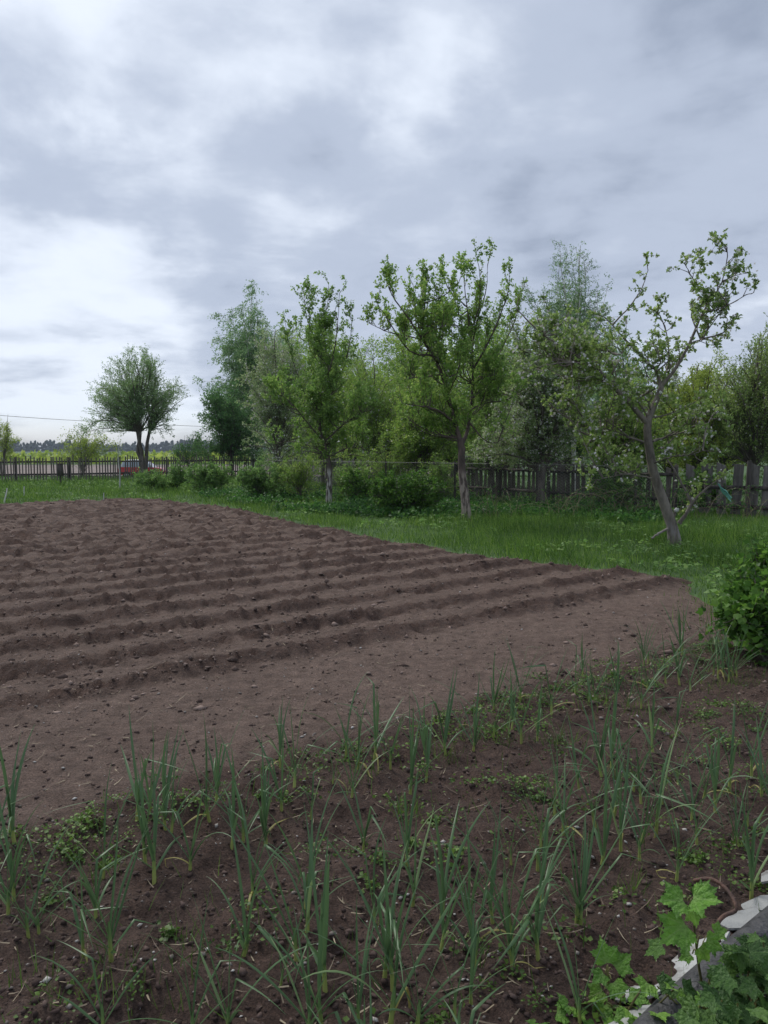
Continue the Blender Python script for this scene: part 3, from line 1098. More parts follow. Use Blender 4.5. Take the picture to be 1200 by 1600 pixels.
# --- pear with two upright leaders
base = on_ground(730, 812)
D0 = base[1]
hand_tree('pear_tree', 'tall forked pear tree with upright leafy shoots and flaking trunk foot', base, [
    ([(730, 812, 0), (726, 775, 0), (722, 738, 0), (721, 703, 0), (718, 685, 0)], .15, .1, 0),
    ([(719, 690, 0), (712, 664, 0), (700, 619, -.1), (687, 575, -.2), (674, 551, -.2), (656, 520, -.3), (646, 450, -.3), (642, 376, -.3)], .085, .008, .9),
    ([(721, 695, 0), (731, 670, .2), (739, 600, .4), (737, 537, .4), (727, 459, .4), (720, 381, .4)], .075, .008, .9),
    ([(737, 545, .4), (746, 500, .6), (760, 450, .7), (762, 389, .8)], .04, .006, .8),
    ([(712, 660, 0), (681, 640, -.4), (653, 634, -.8), (612, 628, -1.1)], .05, .008, 1),
    ([(672, 550, -.2), (640, 500, -.6), (612, 460, -.9), (600, 420, -1)], .035, .006, .8),
    ([(676, 556, -.2), (640, 548, -.6), (606, 500, -.9), (580, 458, -1)], .035, .006, .8),
    ([(660, 530, -.2), (610, 520, -.2), (562, 498, -.1)], .025, .005, .8),
    ([(656, 520, -.3), (664, 470, 0), (662, 400, .1)], .03, .006, .7),
    ([(738, 580, .4), (770, 520, .2), (790, 470, 0), (800, 420, -.1)], .04, .006, .8),
    ([(738, 600, .4), (775, 560, .8), (805, 500, 1.1), (813, 455, 1.2)], .035, .006, .8),
    ([(730, 480, .4), (700, 450, .8), (690, 410, .9)], .025, .005, .7),
    ([(735, 520, .4), (750, 470, .1), (747, 395, 0)], .03, .005, .7),
    ([(699, 618, -.1), (712, 590, -.5), (720, 560, -.7)], .03, .006, .8),
    ([(690, 585, -.2), (650, 590, .5), (620, 590, 1)], .03, .006, .9),
    ([(733, 660, .2), (760, 690, -.2), (785, 690, -.4)], .03, .006, .9),
    ([(736, 640, .2), (770, 620, .7), (800, 600, 1.2)], .03, .006, 1),
], D0, M['bark_pear'], M['pear'],
    dict(per_m=2.7, len_rng=(.3, .95), up=.9, spread=.65, t_rng=(.12, 1), curve=.08), dict(per_m=4.2, len_rng=(.1, .36), up=.4, spread=.75, n=4),
    dict(nodes=6, per=3, size=.065, tmpl=LEAF, droop=.15, jit=.02), blossoms=120, nfill=70, fill=[(690, 500, 92, 70), (690, 580, 96, 60), (660, 650, 70, 40), (770, 610, 56, 60)])

# --- the forked apple by the wide-board fence
base = on_ground(1056, 850)
D0 = base[1]
apple = hand_tree('apple_tree', 'old leaning apple tree with forked crooked limbs and sparse leaf rosettes', base, [
    ([(1056, 850, 0), (1049, 816, 0), (1026, 755, 0), (1015, 704, 0), (1012, 660, 0), (1023, 632, 0), (1034, 603, 0)], .135, .062, 0),
    ([(1034, 603, 0), (1055, 577, -.1), (1077, 537, -.15), (1099, 487, -.2), (1128, 440, -.2), (1137, 392, -.2), (1124, 367, -.2)], .052, .006, .8),
    ([(1033, 605, 0), (1026, 580, .1), (1011, 566, .2), (983, 537, .3), (957, 508, .4), (918, 468, .5)], .048, .01, .9),
    ([(957, 508, .4), (983, 479, .4), (1005, 447, .4), (1017, 405, .4)], .024, .005, .6),
    ([(1012, 662, 0), (986, 632, -.1), (954, 599, -.2), (925, 570, -.3), (896, 552, -.35), (877, 541, -.4), (845, 520, -.3), (805, 480, -.2), (788, 455, -.2)], .07, .008, 1),
    ([(925, 570, -.3), (890, 566, -.7), (850, 572, -1), (815, 590, -1.2)], .03, .006, 1),
    ([(1023, 606, 0), (1004, 618, .2), (986, 630, .4), (960, 622, .7)], .04, .01, .9),
    ([(1014, 693, 0), (983, 683, .1), (939, 668, .2), (905, 668, .3)], .034, .008, 1),
    ([(1061, 818, 0), (1072, 803, -.05), (1081, 787, -.1), (1098, 768, -.15), (1121, 751, -.2), (1150, 735, -.3)], .06, .008, .35),
    ([(1081, 787, -.1), (1071, 766, 0), (1055, 737, .1), (1040, 712, .2), (1030, 690, .4)], .042, .01, .7),
    ([(1020, 748, 0), (1000, 744, -.2), (976, 741, -.4), (940, 748, -.6), (905, 752, -.8)], .022, .004, .4),
    ([(1044, 826, -.02), (1032, 832, -.08), (1018, 841, -.15)], .035, .02, 0),
    ([(1053, 806, 0), (1056, 800, 0), (1057, 796, 0)], .04, .03, 0),
    ([(1099, 487, -.2), (1130, 480, -.4), (1165, 462, -.5), (1185, 455, -.5)], .02, .004, .55),
    ([(1110, 468, -.2), (1085, 440, 0), (1064, 400, .1)], .022, .004, .55),
    ([(1128, 440, -.2), (1150, 430, -.1), (1180, 425, 0)], .016, .004, .5),
    ([(1077, 537, -.15), (1100, 530, .3), (1130, 535, .6)], .02, .004, .7),
    ([(1020, 690, 0), (1050, 680, .4), (1085, 665, .8), (1120, 660, 1)], .03, .006, .9),
    ([(1030, 610, 0), (1045, 560, .5), (1035, 500, .8), (1012, 478, .9)], .03, .005, .6),
    ([(983, 537, .3), (965, 555, -.2), (940, 540, -.5)], .02, .005, .8),
    ([(1020, 725, 0), (1045, 715, -.4), (1080, 710, -.8), (1110, 700, -1)], .025, .005, .8),
], D0, M['bark_apple'], M['apple'],
    dict(per_m=3.4, len_rng=(.22, .7), up=.4, spread=.8, t_rng=(.2, 1), curve=.18), dict(per_m=4.2, len_rng=(.07, .24), up=.3, spread=.85, n=4),
    dict(nodes=2, per=6, size=.062, tmpl=LEAF, droop=.05, jit=.008, spread=1.0), blossoms=1500, nfill=72, fill=[(870, 550, 84, 62), (950, 640, 80, 54), (1080, 640, 66, 54), (1110, 480, 60, 60), (1010, 560, 60, 50), (960, 710, 60, 24)])
_p = at_depth(1057, 797, D0 - .03) - base
V, F = ico()
mobj('broken_stub', V * np.array([.05, .04, .045]) * (1 + RNG.uniform(-.3, .3, (12, 1))) + _p, F, M['white_paint'], apple)


def auto_tree(name, label, base, ells, trunk_h, r, bark, leafm, nlimb, b2, leaf, group=None, stems=1, cat='tree', blossoms=0, bl_size=.045, lean=0.0, low=.25, twigmat=None, power=.4, limb_r=.22, b3=None):
    root = thing(name, label, cat, base, 0, group)
    nlimb = int(nlimb * (1.35 if cat == 'tree' else 1))
    tg = ell_points(ells, nlimb, power=power)
    tg[:, 2] = np.maximum(tg[:, 2], .12)
    top = max(e[2] + e[5] for e in ells)
    stm = []
    for s in range(stems):
        a = s * 2 * math.pi / stems + .6
        sp = 0 if stems == 1 else .35 * r * 6
        f = 0 if stems == 1 else .25 * top * .3
        pts = [(sp * .3 * math.cos(a), sp * .3 * math.sin(a), -.15), (sp * math.cos(a) + lean * .2, sp * math.sin(a), top * .25),
               ((sp + f * .6) * math.cos(a) + lean * .6, (sp + f * .6) * math.sin(a), top * .55), ((sp + f) * math.cos(a) + lean, (sp + f) * math.sin(a), top * .9)]
        q = resample(np.array(pts), 12)
        q[1:] += RNG.normal(size=(11, 3)) * r * .35
        stm.append(q)
    SP = np.array(stm)
    wood = [tubes(SP, taper(stems, 12, r, r * .12), 8)]
    limbs = []
    for p in tg:
        q = stm[np.argmin([np.min(np.linalg.norm(s - p, axis=1)) for s in stm])]
        zz = trunk_h + (max(p[2], trunk_h) - trunk_h) * random.uniform(low, low + .35)
        zz = min(zz, p[2] * .9)
        k = int(np.clip(np.searchsorted(q[:, 2], zz), 1, 11))
        s0 = q[k]
        mid = s0 * .5 + p * .5 + np.array([0, 0, .12 * np.linalg.norm(p - s0)]) + RNG.normal(size=3) * .06 * np.linalg.norm(p - s0)
        limbs.append(resample(np.array([s0, mid, p]), 7))
    LP = np.array(limbs)
    LP = LP[:, [0, 2, 4, 6]]
    wood.append(tubes(LP, taper(len(LP), 4, r * limb_r, .006), 4))
    B2 = branch_off(limbs, **b2)
    Bt = B2[RNG.random(len(B2)) < (.45 if base[1] > 28 else .8)][:, [0, B2.shape[1] // 2, -1]]
    tw = [tubes(Bt, taper(len(Bt), 3, .006, .002), 3)]
    lv = []
    if b3:
        B3 = branch_off(list(B2), **b3)
        tw.append(tubes(B3, taper(len(B3), B3.shape[1], .004, .002), 3))
        lv.append(leaves_on(B3, **leaf))
        B2l = B3
    else:
        B2l = B2
    lv.append(leaves_on(B2, **leaf))
    for q in tw:
        q[0][:, 2] = np.maximum(q[0][:, 2], .0)
    woody(root, bark, wood, tw)
    V, F = join(lv)
    V[:, 2] = np.maximum(V[:, 2], .02)
    mobj('crown', V, F, leafm, root)
    if blossoms:
        idx = RNG.integers(0, len(B2l), blossoms)
        pos = B2l[idx, RNG.integers(1, B2l.shape[1], blossoms)] + RNG.normal(size=(blossoms, 3)) * .03
        V, F = stamp(FLOWER[0], FLOWER[1], pos, unit(RNG.normal(size=(blossoms, 3))), unit(RNG.normal(size=(blossoms, 3))), RNG.uniform(.6, 1.2, blossoms) * bl_size)
        mobj('blossom', V, F, M['blossom'], root)
    return root


def px_ells(bx, depth, zb, lst):
    """ellipses seen in the photograph (px, py, rx, rz, depth offset) -> metres about the tree's foot"""
    base = np.array([at_depth(bx, 700, depth)[0], depth, zb])
    s = depth / F_PX
    out = []
    for e in lst:
        px, py, rx, rz = e[0], e[1], e[2] * 1.17, e[3] * 1.13
        dy = e[4] if len(e) > 4 else 0
        c = at_depth(px, py, depth) - base
        out.append((c[0], dy, c[2], rx * s, (rx + rz) * .5 * s * .9, rz * s))
    return base, out


DENS = 2.3
# round bushy tree behind the picket fence
b, e = px_ells(222, 47, -.1, [(216, 610, 64, 60), (180, 610, 40, 40), (252, 610, 38, 40), (180, 645, 38, 30), (250, 645, 36, 30), (130, 672, 22, 18), (178, 668, 36, 24), (256, 672, 32, 22)])
auto_tree('willow_tree', 'round bushy many-stemmed tree behind the dark picket fence', b, e, 2.3, .15, M['bark'], M['willow'], 130,
          dict(per_m=4.2, len_rng=(.35, 1.1), up=.05, spread=.7, out=np.array([0, 0, 3.3]), t_rng=(.25, 1), wind=-.03, curve=.14),
          dict(nodes=10, per=2, size=.085, tmpl=TRI, jit=.04, droop=0, spread=.5), stems=3, low=.0, blossoms=900, bl_size=.05, limb_r=.3)
# left birch, blown to the left
b, e = px_ells(395, 50, -.15, [(388, 490, 34, 46), (372, 520, 40, 44), (410, 560, 60, 62), (352, 520, 18, 20), (345, 600, 28, 34), (400, 650, 62, 60)])
auto_tree('birch_tree', 'tall wind-blown birch with drooping twigs behind the pale slat fence', b, e, 2.0, .17, M['bark_birch'], M['birch'], 100,
          dict(per_m=3.2, len_rng=(.5, 1.3), up=-.1, spread=.7, t_rng=(.35, 1), wind=-.45, droop=.22, n=6),
          dict(nodes=11, per=2, size=.12, tmpl=TRI, jit=.06, droop=.5, spread=.7), low=.1, limb_r=.2)
# dark tree below it
b, e = px_ells(362, 46, -.05, [(362, 655, 40, 60), (340, 640, 28, 50), (385, 690, 28, 40), (318, 705, 24, 28)])
auto_tree('maple_tree', 'dark dense small tree at the foot of the wind-blown birch', b, e, .6, .12, M['bark'], M['dark'], 80,
          dict(per_m=4, len_rng=(.3, .8), up=.2, spread=.8, t_rng=(.3, 1)), dict(nodes=8, per=2, size=.13, tmpl=TRI, jit=.05), low=.05)
# blossoming apple left of the cherry
b, e = px_ells(432, 33, 0, [(420, 590, 42, 70), (440, 560, 34, 62), (405, 640, 34, 46), (432, 690, 56, 52), (470, 640, 38, 80), (450, 735, 60, 30)])
auto_tree('apple_tree', 'white-flecked apple tree in blossom beside the slender cherry', b, e, .7, .12, M['bark'], M['apple_grey'], 90,
          dict(per_m=4.5, len_rng=(.3, .8), up=.25, spread=.8, t_rng=(.3, 1)), dict(nodes=8, per=3, size=.07, tmpl=TRI, jit=.04), low=.05, blossoms=2200, bl_size=.055)
# light green trees between cherry and pear
b, e = px_ells(585, 29, 0, [(588, 650, 50, 70), (560, 620, 22, 74), (620, 640, 40, 60), (600, 705, 62, 46), (570, 745, 60, 24)])
auto_tree('plum_tree', 'light green bushy plum tree between the cherry and the pear', b, e, .6, .1, M['bark'], M['light'], 85,
          dict(per_m=4.5, len_rng=(.3, .8), up=.4, spread=.75, t_rng=(.3, 1)), dict(nodes=8, per=3, size=.07, tmpl=TRI, jit=.04), low=.05, blossoms=420, bl_size=.055)
b, e = px_ells(660, 26, 0, [(660, 690, 56, 60), (640, 650, 36, 50), (690, 640, 40, 56), (625, 720, 44, 36), (660, 750, 50, 22)])
auto_tree('plum_tree', 'low light green plum tree tucked behind the forked pear', b, e, .5, .09, M['bark'], M['light'], 80,
          dict(per_m=5, len_rng=(.25, .7), up=.35, spread=.75, t_rng=(.3, 1)), dict(nodes=7, per=3, size=.07, tmpl=LEAF, jit=.04), low=.05, blossoms=260, bl_size=.05)
b, e = px_ells(770, 24.5, 0, [(770, 640, 52, 80), (790, 570, 40, 56), (760, 690, 56, 40), (740, 720, 50, 22)])
auto_tree('plum_tree', 'yellowish green plum tree right behind the upright pear shoots', b, e, .8, .09, M['bark'], M['pear'], 85,
          dict(per_m=4.5, len_rng=(.25, .7), up=.4, spread=.75, t_rng=(.3, 1)), dict(nodes=7, per=3, size=.065, tmpl=LEAF, jit=.04), low=.05, blossoms=300, bl_size=.05)
# right birch
b, e = px_ells(900, 28, 0, [(896, 395, 26, 46), (868, 455, 46, 36), (926, 455, 42, 38), (892, 490, 64, 44), (905, 540, 66, 60), (890, 620, 70, 80)])
auto_tree('birch_tree', 'pointed young birch rising behind the blossoming apple', b, e, 2.0, .1, M['bark_birch'], M['birch'], 130,
          dict(per_m=4.5, len_rng=(.25, .7), up=.15, spread=.75, t_rng=(.3, 1), droop=.06, wind=-.06), dict(nodes=9, per=2, size=.065, tmpl=TRI, jit=.03, droop=.3), low=.15, limb_r=.2)
# broad blossoming apple
b, e = px_ells(845, 21, 0, [(845, 610, 82, 74), (810, 560, 48, 60), (890, 580, 56, 62), (835, 680, 96, 46), (780, 680, 44, 44), (830, 715, 90, 22)])
auto_tree('apple_tree', 'broad grey-green blossoming apple tree over the chain-link fence', b, e, .9, .13, M['bark'], M['apple_grey'], 110,
          dict(per_m=5.5, len_rng=(.2, .6), up=.2, spread=.85, t_rng=(.3, 1)), dict(nodes=7, per=3, size=.058, tmpl=LEAF, jit=.03), low=.05, blossoms=4200, bl_size=.042)
# green behind the leaning apple
b, e = px_ells(965, 22, 0, [(965, 680, 56, 56), (990, 640, 44, 56), (1020, 690, 50, 46), (930, 660, 40, 60), (960, 725, 70, 24)])
auto_tree('plum_tree', 'fresh green plum tree filling in behind the leaning apple trunk', b, e, .6, .09, M['bark'], M['light'], 90,
          dict(per_m=5, len_rng=(.2, .6), up=.3, spread=.8, t_rng=(.3, 1)), dict(nodes=7, per=3, size=.06, tmpl=LEAF, jit=.03), low=.05, blossoms=250)
# right-hand thicket trees
b, e = px_ells(1085, 24, 0, [(1085, 640, 52, 76), (1115, 590, 34, 36), (1070, 690, 50, 50), (1090, 735, 60, 22)])
auto_tree('plum_tree', 'olive green plum tree above the wide-board fence', b, e, .6, .1, M['bark'], M['yellow'], 90,
          dict(per_m=5, len_rng=(.2, .65), up=.45, spread=.75, t_rng=(.3, 1)), dict(nodes=7, per=3, size=.06, tmpl=LEAF, jit=.03), low=.05)
b, e = px_ells(1180, 22.5, 0, [(1180, 620, 56, 84), (1150, 640, 46, 76), (1215, 590, 46, 84), (1170, 690, 62, 44)])
auto_tree('damson_tree', 'twiggy dull green damson with thin shoots above the grey boards', b, e, .6, .1, M['bark'], M['apple'], 120,
          dict(per_m=5, len_rng=(.25, .9), up=.7, spread=.65, t_rng=(.3, 1)), dict(nodes=8, per=2, size=.055, tmpl=LEAF, jit=.02), low=.05, blossoms=700, bl_size=.035)
b, e = px_ells(1290, 21, 0, [(1290, 610, 66, 90), (1270, 690, 60, 50)])
auto_tree('damson_tree', 'dull green damson at the outer end of the grey boards', b, e, .6, .1, M['bark'], M['apple'], 40,
          dict(per_m=5, len_rng=(.25, .9), up=.7, spread=.65, t_rng=(.3, 1)), dict(nodes=8, per=2, size=.055, tmpl=LEAF, jit=.02), low=.05)
# thicket behind the fences
back = [
    (400, 56, 'birch', 'bluish tree standing behind the wind-blown birch', [(405, 600, 50, 90), (390, 690, 50, 50)]),
    (505, 36, 'light', 'light green tree close behind the slender cherry', [(505, 610, 60, 100), (500, 700, 60, 50)]),
    (655, 33, 'light', 'light green tree between the plums and the pear crown', [(655, 590, 56, 90), (650, 690, 60, 60)]),
    (745, 30, 'pear', 'fresh green tree close behind the pear crown', [(755, 590, 60, 100), (740, 690, 60, 60)]),
    (470, 44, 'birch', 'bluish green tree far behind the slender cherry', [(470, 620, 62, 96), (450, 700, 60, 46)]),
    (545, 40, 'light', 'leafy tree behind the gap between cherry and plum', [(545, 610, 46, 90), (550, 705, 60, 46)]),
    (620, 37, 'pear', 'mid green tree far behind the two light plum trees', [(620, 610, 56, 90), (640, 705, 60, 46)]),
    (705, 34, 'light', 'fresh green tree far behind the forked pear trunk', [(705, 640, 50, 90), (715, 700, 60, 50)]),
    (800, 33, 'dark', 'dark tree far behind the broad blossoming apple', [(800, 650, 70, 70), (790, 710, 70, 40)]),
    (880, 34, 'dark', 'dark undergrowth tree below the pointed birch', [(880, 660, 66, 66), (900, 710, 70, 40)]),
    (970, 32, 'birch', 'bluish green tree far behind the leaning apple', [(965, 590, 52, 80), (980, 690, 70, 56)]),
    (1045, 31, 'yellow', 'olive tree far behind the leaning apple fork', [(1045, 650, 60, 66), (1040, 710, 60, 40)]),
    (1130, 30, 'yellow', 'olive tree far behind the twiggy damson', [(1130, 640, 70, 76), (1140, 700, 70, 46)]),
    (1225, 29, 'apple', 'dull green tree far behind the grey boards', [(1225, 630, 70, 90), (1225, 700, 70, 46)]),
]
for bx, dd, mk, lb, el in back:
    b, e = px_ells(bx, dd, 0, el)
    auto_tree('thicket_tree', lb, b, e, .4, .1, M['bark'], M[mk], 85,
              dict(per_m=3, len_rng=(.35, .9), up=.3, spread=.8, t_rng=(.25, 1), n=4), dict(nodes=5, per=3, size=.11, tmpl=TRI, jit=.05), low=.0)
# small trees at far left
b, e = px_ells(2, 58, -.5, [(0, 685, 24, 34), (-14, 675, 22, 34), (10, 705, 26, 14)])
auto_tree('wild_pear', 'sparse yellowish young tree beyond the left end of the picket fence', b, e, .5, .07, M['bark'], M['yellow'], 40,
          dict(per_m=3, len_rng=(.3, .8), up=.4, spread=.7, t_rng=(.3, 1)), dict(nodes=7, per=2, size=.11, tmpl=TRI, jit=.05), low=.05, stems=2)
b, e = px_ells(128, 49, -.15, [(125, 690, 28, 20), (150, 700, 30, 18), (105, 704, 22, 10)])
auto_tree('elder_bush', 'pale loose bush leaning out left of the round bushy tree', b, e, .2, .05, M['bark'], M['yellow'], 45,
          dict(per_m=3, len_rng=(.3, .8), up=.2, spread=.8, t_rng=(.3, 1)), dict(nodes=7, per=2, size=.1, tmpl=TRI, jit=.05), low=.0, stems=3, cat='bush')
b, e = px_ells(295, 48, -.1, [(292, 708, 22, 16), (310, 700, 18, 24)])
auto_tree('elder_bush', 'small dark bush between the round tree and the birch', b, e, .2, .05, M['bark'], M['dark'], 34,
          dict(per_m=4, len_rng=(.25, .6), up=.2, spread=.8, t_rng=(.3, 1)), dict(nodes=7, per=2, size=.1, tmpl=TRI, jit=.05), low=.0, stems=3, cat='bush')


DENS = 1.6


def bush(label, px, py, rx, rz, mat, n, leaf=.06, tm=LOBED, name='currant_bush', ell=None):
    g = on_ground(px, py)
    s = g[1] / F_PX
    hh = rz * 2 * s
    es = [(0, 0, hh * .5, rx * s, rx * s * .85, hh * .5), (-rx * s * .35, .1, hh * .42, rx * s * .6, rx * s * .6, hh * .42), (rx * s * .4, -.1, hh * .4, rx * s * .6, rx * s * .6, hh * .4)]
    return auto_tree(name, label, g, es, .03, .02, M['bark'], mat, n, dict(per_m=8, len_rng=(.1, .5), up=.4, spread=.8, t_rng=(.25, 1), n=4),
                     dict(nodes=6, per=3, size=leaf, tmpl=tm, jit=.025), low=.0, stems=5, cat='bush', limb_r=.45)


for sx_, sy_, sw, sh, sm, lb in [
        (468, 780, 40, 38, 'light', 'waist-high leafy suckers left of the slender cherry trunk'),
        (548, 783, 36, 34, 'cherry', 'waist-high leafy suckers right of the slender cherry trunk'),
        (604, 779, 40, 42, 'light', 'tall light green hazel bush behind the spreading currant'),
        (690, 786, 36, 38, 'pear', 'leafy suckers close behind the pear trunk foot'),
        (960, 796, 46, 38, 'currant', 'green bush behind the chain-link left of the leaning apple'),
        (1100, 800, 40, 34, 'currant', 'green bush growing through the wide grey boards')]:
    bush(lb, sx_, sy_, sw, sh, M[sm], 46, .06, TRI if sy_ < 790 else LEAF, 'hazel_bush')
bush('rounded green currant bush in front of the round bushy tree', 236, 766, 30, 17, M['shrub'], 40, 0.086, LEAF)
bush('small green currant bush between two larger ones by the picket fence', 276, 765, 20, 20, M['shrub'], 34, 0.086, LEAF)
bush('wide green currant bush below the wind-blown birch', 328, 769, 42, 24, M['shrub'], 60, 0.086, LEAF)
bush('dark-bellied currant bush left of the slender cherry', 412, 780, 44, 30, M['shrub'], 60, 0.081, LEAF)
bush('spreading dark currant bush left of the forked pear', 636, 803, 62, 36, M['currant'], 90, 0.069, LEAF)
bush('low currant bush beside the slender cherry trunk', 566, 785, 34, 26, M['currant'], 45, 0.069, LEAF)
bush('lush dark green currant bush at the end of the garlic rows', 1200, 1035, 50, 62, M['currant'], 110, .05)
bush('lower green currant bush at the grass edge by the garlic bed', 1215, 950, 56, 44, M['currant'], 80, .055)

DENS = 1.0
# thin bramble canes in front of the fence at right
tc_root = thing('bramble_thicket', 'tangle of dry bramble canes against the fence behind the leaning apple', 'brambles', on_ground(990, 812))
S = []
for i in range(120):
    x0 = RNG.uniform(-3.6, 3.8)
    a = np.array([x0, .6 - .05 * x0 + RNG.uniform(-.3, .3), 0])
    h = RNG.uniform(.25, .8)
    dx = RNG.normal() * .35
    S.append(resample(np.array([a, a + [dx * .4, 0, h * .7], a + [dx, RNG.normal() * .1, h], a + [dx * 1.9, RNG.normal() * .15, h * .75]]), 8))
S = np.array(S)
V, F = tubes(S, taper(len(S), 8, .006, .002), 3)
mobj('canes', V, F, M['straw'], tc_root)
V, F = leaves_on(S, 7, 2, .05, LEAF, jit=.03)
mobj('leaves', V, F, M['nettle'], tc_root)

# ------------------------------------------------------------------ grass and undergrowth
fence_line = np.array([pA[:2], pB[:2], qL[:2], qM[:2], qR[:2]])
GRASS_POLY = np.array([(-26, 16), (-12, 20), (0, 9), (3.2, 6.2), (9, 3.5), (15, 9), (19, 20), qR[:2] + [.5, 1.2], qM[:2] + [.3, 1.2], qL[:2] + [.4, 1.5], pB[:2] + [0, 2.5], pA[:2] + [0, 2.5], pA[:2] + [-8, 0]])


def scatter_poly(P, k, dens=None):
    lo, hi = P.min(0), P.max(0)
    out, tot = [], 0
    while tot < k:
        q = RNG.uniform(lo, hi, (k, 2))
        m = poly_sd(q[:, 0], q[:, 1], P) > -.1
        if dens is not None:
            m &= RNG.random(k) < dens(q[:, 0], q[:, 1])
        m &= np.abs(q[:, 0] / np.maximum(q[:, 1], .1)) < .72
        out.append(q[m])
        tot += int(m.sum())
    return np.vstack(out)[:k]


def build_grass():
    n = 190000
    p = scatter_poly(GRASS_POLY, n, lambda x, y: np.clip((11 / np.maximum(y, 4)) ** 1.6, 0, 1))
    sd = poly_sd(p[:, 0], p[:, 1], SOIL_POLY) + .35 * fbm(p[:, 0], p[:, 1], 1.1, 3, 91)
    m = RNG.random(len(p)) < np.exp(-np.maximum(sd + .1, 0) / .16) * (sd < .8)
    p = p[m]
    n = len(p)
    clump = .4 + 1.6 * np.clip(fbm(p[:, 0], p[:, 1], .8, 3, 5) + .35, 0, 1)
    hgt = RNG.uniform(.06, .2, n) * clump * np.where(RNG.random(n) < .06, 1.8, 1)
    ax = unit(RNG.normal(size=(n, 3)) * .34 + np.array([-.05, 0, 1]))
    nr = unit(RNG.normal(size=(n, 3)) * [1, 1, .1])
    far = np.clip(p[:, 1] / 14, .8, 2.6)
    wd = .0075 * far * RNG.uniform(.7, 1.4, n)
    pos = np.stack([p[:, 0], p[:, 1], np.full(n, -.035)], -1)
    nearm = p[:, 1] < 14
    pr = []
    for mk, tm in ((nearm, BLADE), (~nearm, SPIKE)):
        pr.append(stamp(tm[0], tm[1], pos[mk], ax[mk], nr[mk], hgt[mk] + .02, wd[mk]))
    V, F = join(pr)
    tag(mobj('grass', V, F, M['grass']), 'fresh green grass between the tilled plot and the fences', 'grass', kind='stuff')
    # broad-leaved herbs in the sward
    q = scatter_poly(GRASS_POLY, 5200, lambda x, y: np.clip((11 / np.maximum(y, 4)) ** 1.3, 0, 1))
    sdq = poly_sd(q[:, 0], q[:, 1], SOIL_POLY)
    q = q[(sdq < .1) & (fbm(q[:, 0], q[:, 1], .9, 3, 25) > .08)]
    k = len(q)
    pos = np.repeat(np.stack([q[:, 0], q[:, 1], RNG.uniform(.02, .13, k)], -1), 5, 0)
    k5 = len(pos)
    V, F = stamp(LEAF[0], LEAF[1], pos + RNG.normal(size=(k5, 3)) * [.03, .03, .015], unit(RNG.normal(size=(k5, 3)) * [1, 1, .3]), unit(RNG.normal(size=(k5, 3)) * .5 + [0, 0, 1]), RNG.uniform(.04, .1, k5))
    tag(mobj('meadow_herbs', V, F, M['shrub']), 'light green broad-leaved herbs scattered through the orchard grass', 'herbs', kind='stuff')
    # nettles and ground elder under the trees
    reg = np.array([on_ground(*q)[:2] for q in [(300, 776), (440, 797), (560, 806), (690, 812), (800, 806), (1000, 818), (1060, 812), (900, 790), (700, 780), (560, 772), (420, 764)]])
    k = 4200
    p = scatter_poly(reg, k)
    p = p[fbm(p[:, 0], p[:, 1], .6, 3, 15) > -.22]
    k = len(p)
    h = RNG.uniform(.06, .26, k)
    P = np.stack([np.stack([p[:, 0] + RNG.normal(size=k) * .03 * i, p[:, 1] + RNG.normal(size=k) * .03 * i, -.03 + h * i / 3], -1) for i in range(4)], 1)
    V, F = leaves_on(P, 4, 3, .085, LEAF, spread=1.1, droop=.1, t0=.2, jit=.03, upn=1.6)
    tag(mobj('nettles', V, F, M['nettle']), 'dark green nettles and ground elder under the fruit trees', 'nettles', kind='stuff')
    # tall meadow grass beyond the fence
    n = 26000
    far_poly = np.array([pA[:2] + [-14, .5], pB[:2] + [0, .5], qL[:2], qM[:2] + [.3, .6], qR[:2] + [.5, .6], (26, 30), (20, 60), (-50, 60)])
    p = scatter_poly(far_poly, n)
    n = len(p)
    V, F = stamp(SPIKE[0], SPIKE[1], np.stack([p[:, 0], p[:, 1], land_z(p[:, 1]) - .04], -1), unit(RNG.normal(size=(n, 3)) * .35 + [0, 0, 1]), unit(RNG.normal(size=(n, 3)) * [1, 1, .1]), RNG.uniform(.1, .3, n), RNG.uniform(.02, .05, n))
    tag(mobj('meadow_grass', V, F, M['grass_far']), 'rough meadow grass beyond the fences', 'grass', kind='stuff')


build_grass()

# ------------------------------------------------------------------ garlic
GARLIC = """21 1389,44 1452,101 1403,149 1424,130 1480,241 1375,297 1350,362 1319,268 1298,258 1296,227 1343,161 1361,416 1298,327 1277,355 1585,161 1605,395 1403,381 1487,
414 1302,486 1268,460 1236,585 1184,696 1170,663 1173,666 1208,641 1226,550 1247,559 1198,771 1145,795 1142,718 1138,463 1495,601 1516,585 1425,645 1400,738 1443,799 1334,802 1506,736 1558,710 1590,508 1544,438 1537,652 1597,
815 1150,840 1146,871 1161,899 1086,948 1090,930 1090,1002 1101,1012 1071,1025 1067,1079 1079,1062 1060,1096 1056,1139 1056,1122 1054,1152 1049,1115 1048,980 1097,961 1094,1040 1064,1130 1052,1146 1045,
841 1491,847 1390,901 1446,941 1334,970 1326,1025 1300,867 1268,845 1311,1002 1247,1154 1322,1160 1318,1190 1244,1062 1330,1057 1379,1089 1319,1081 1277,802 1502,1148 1317,990 1235,1118 1262,1168 1290,1205 1262,1035 1252,
60 1440,12 1410,520 1215,610 1190,740 1162,800 1130,862 1112,920 1100,380 1300,440 1262,690 1420,480 1460,840 1340,880 1300,930 1280,960 1262,1100 1235,1140 1225,1175 1205,1060 1215,560 1590,480 1600,300 1600,610 1590,770 1420,870 1240,905 1225,940 1205"""


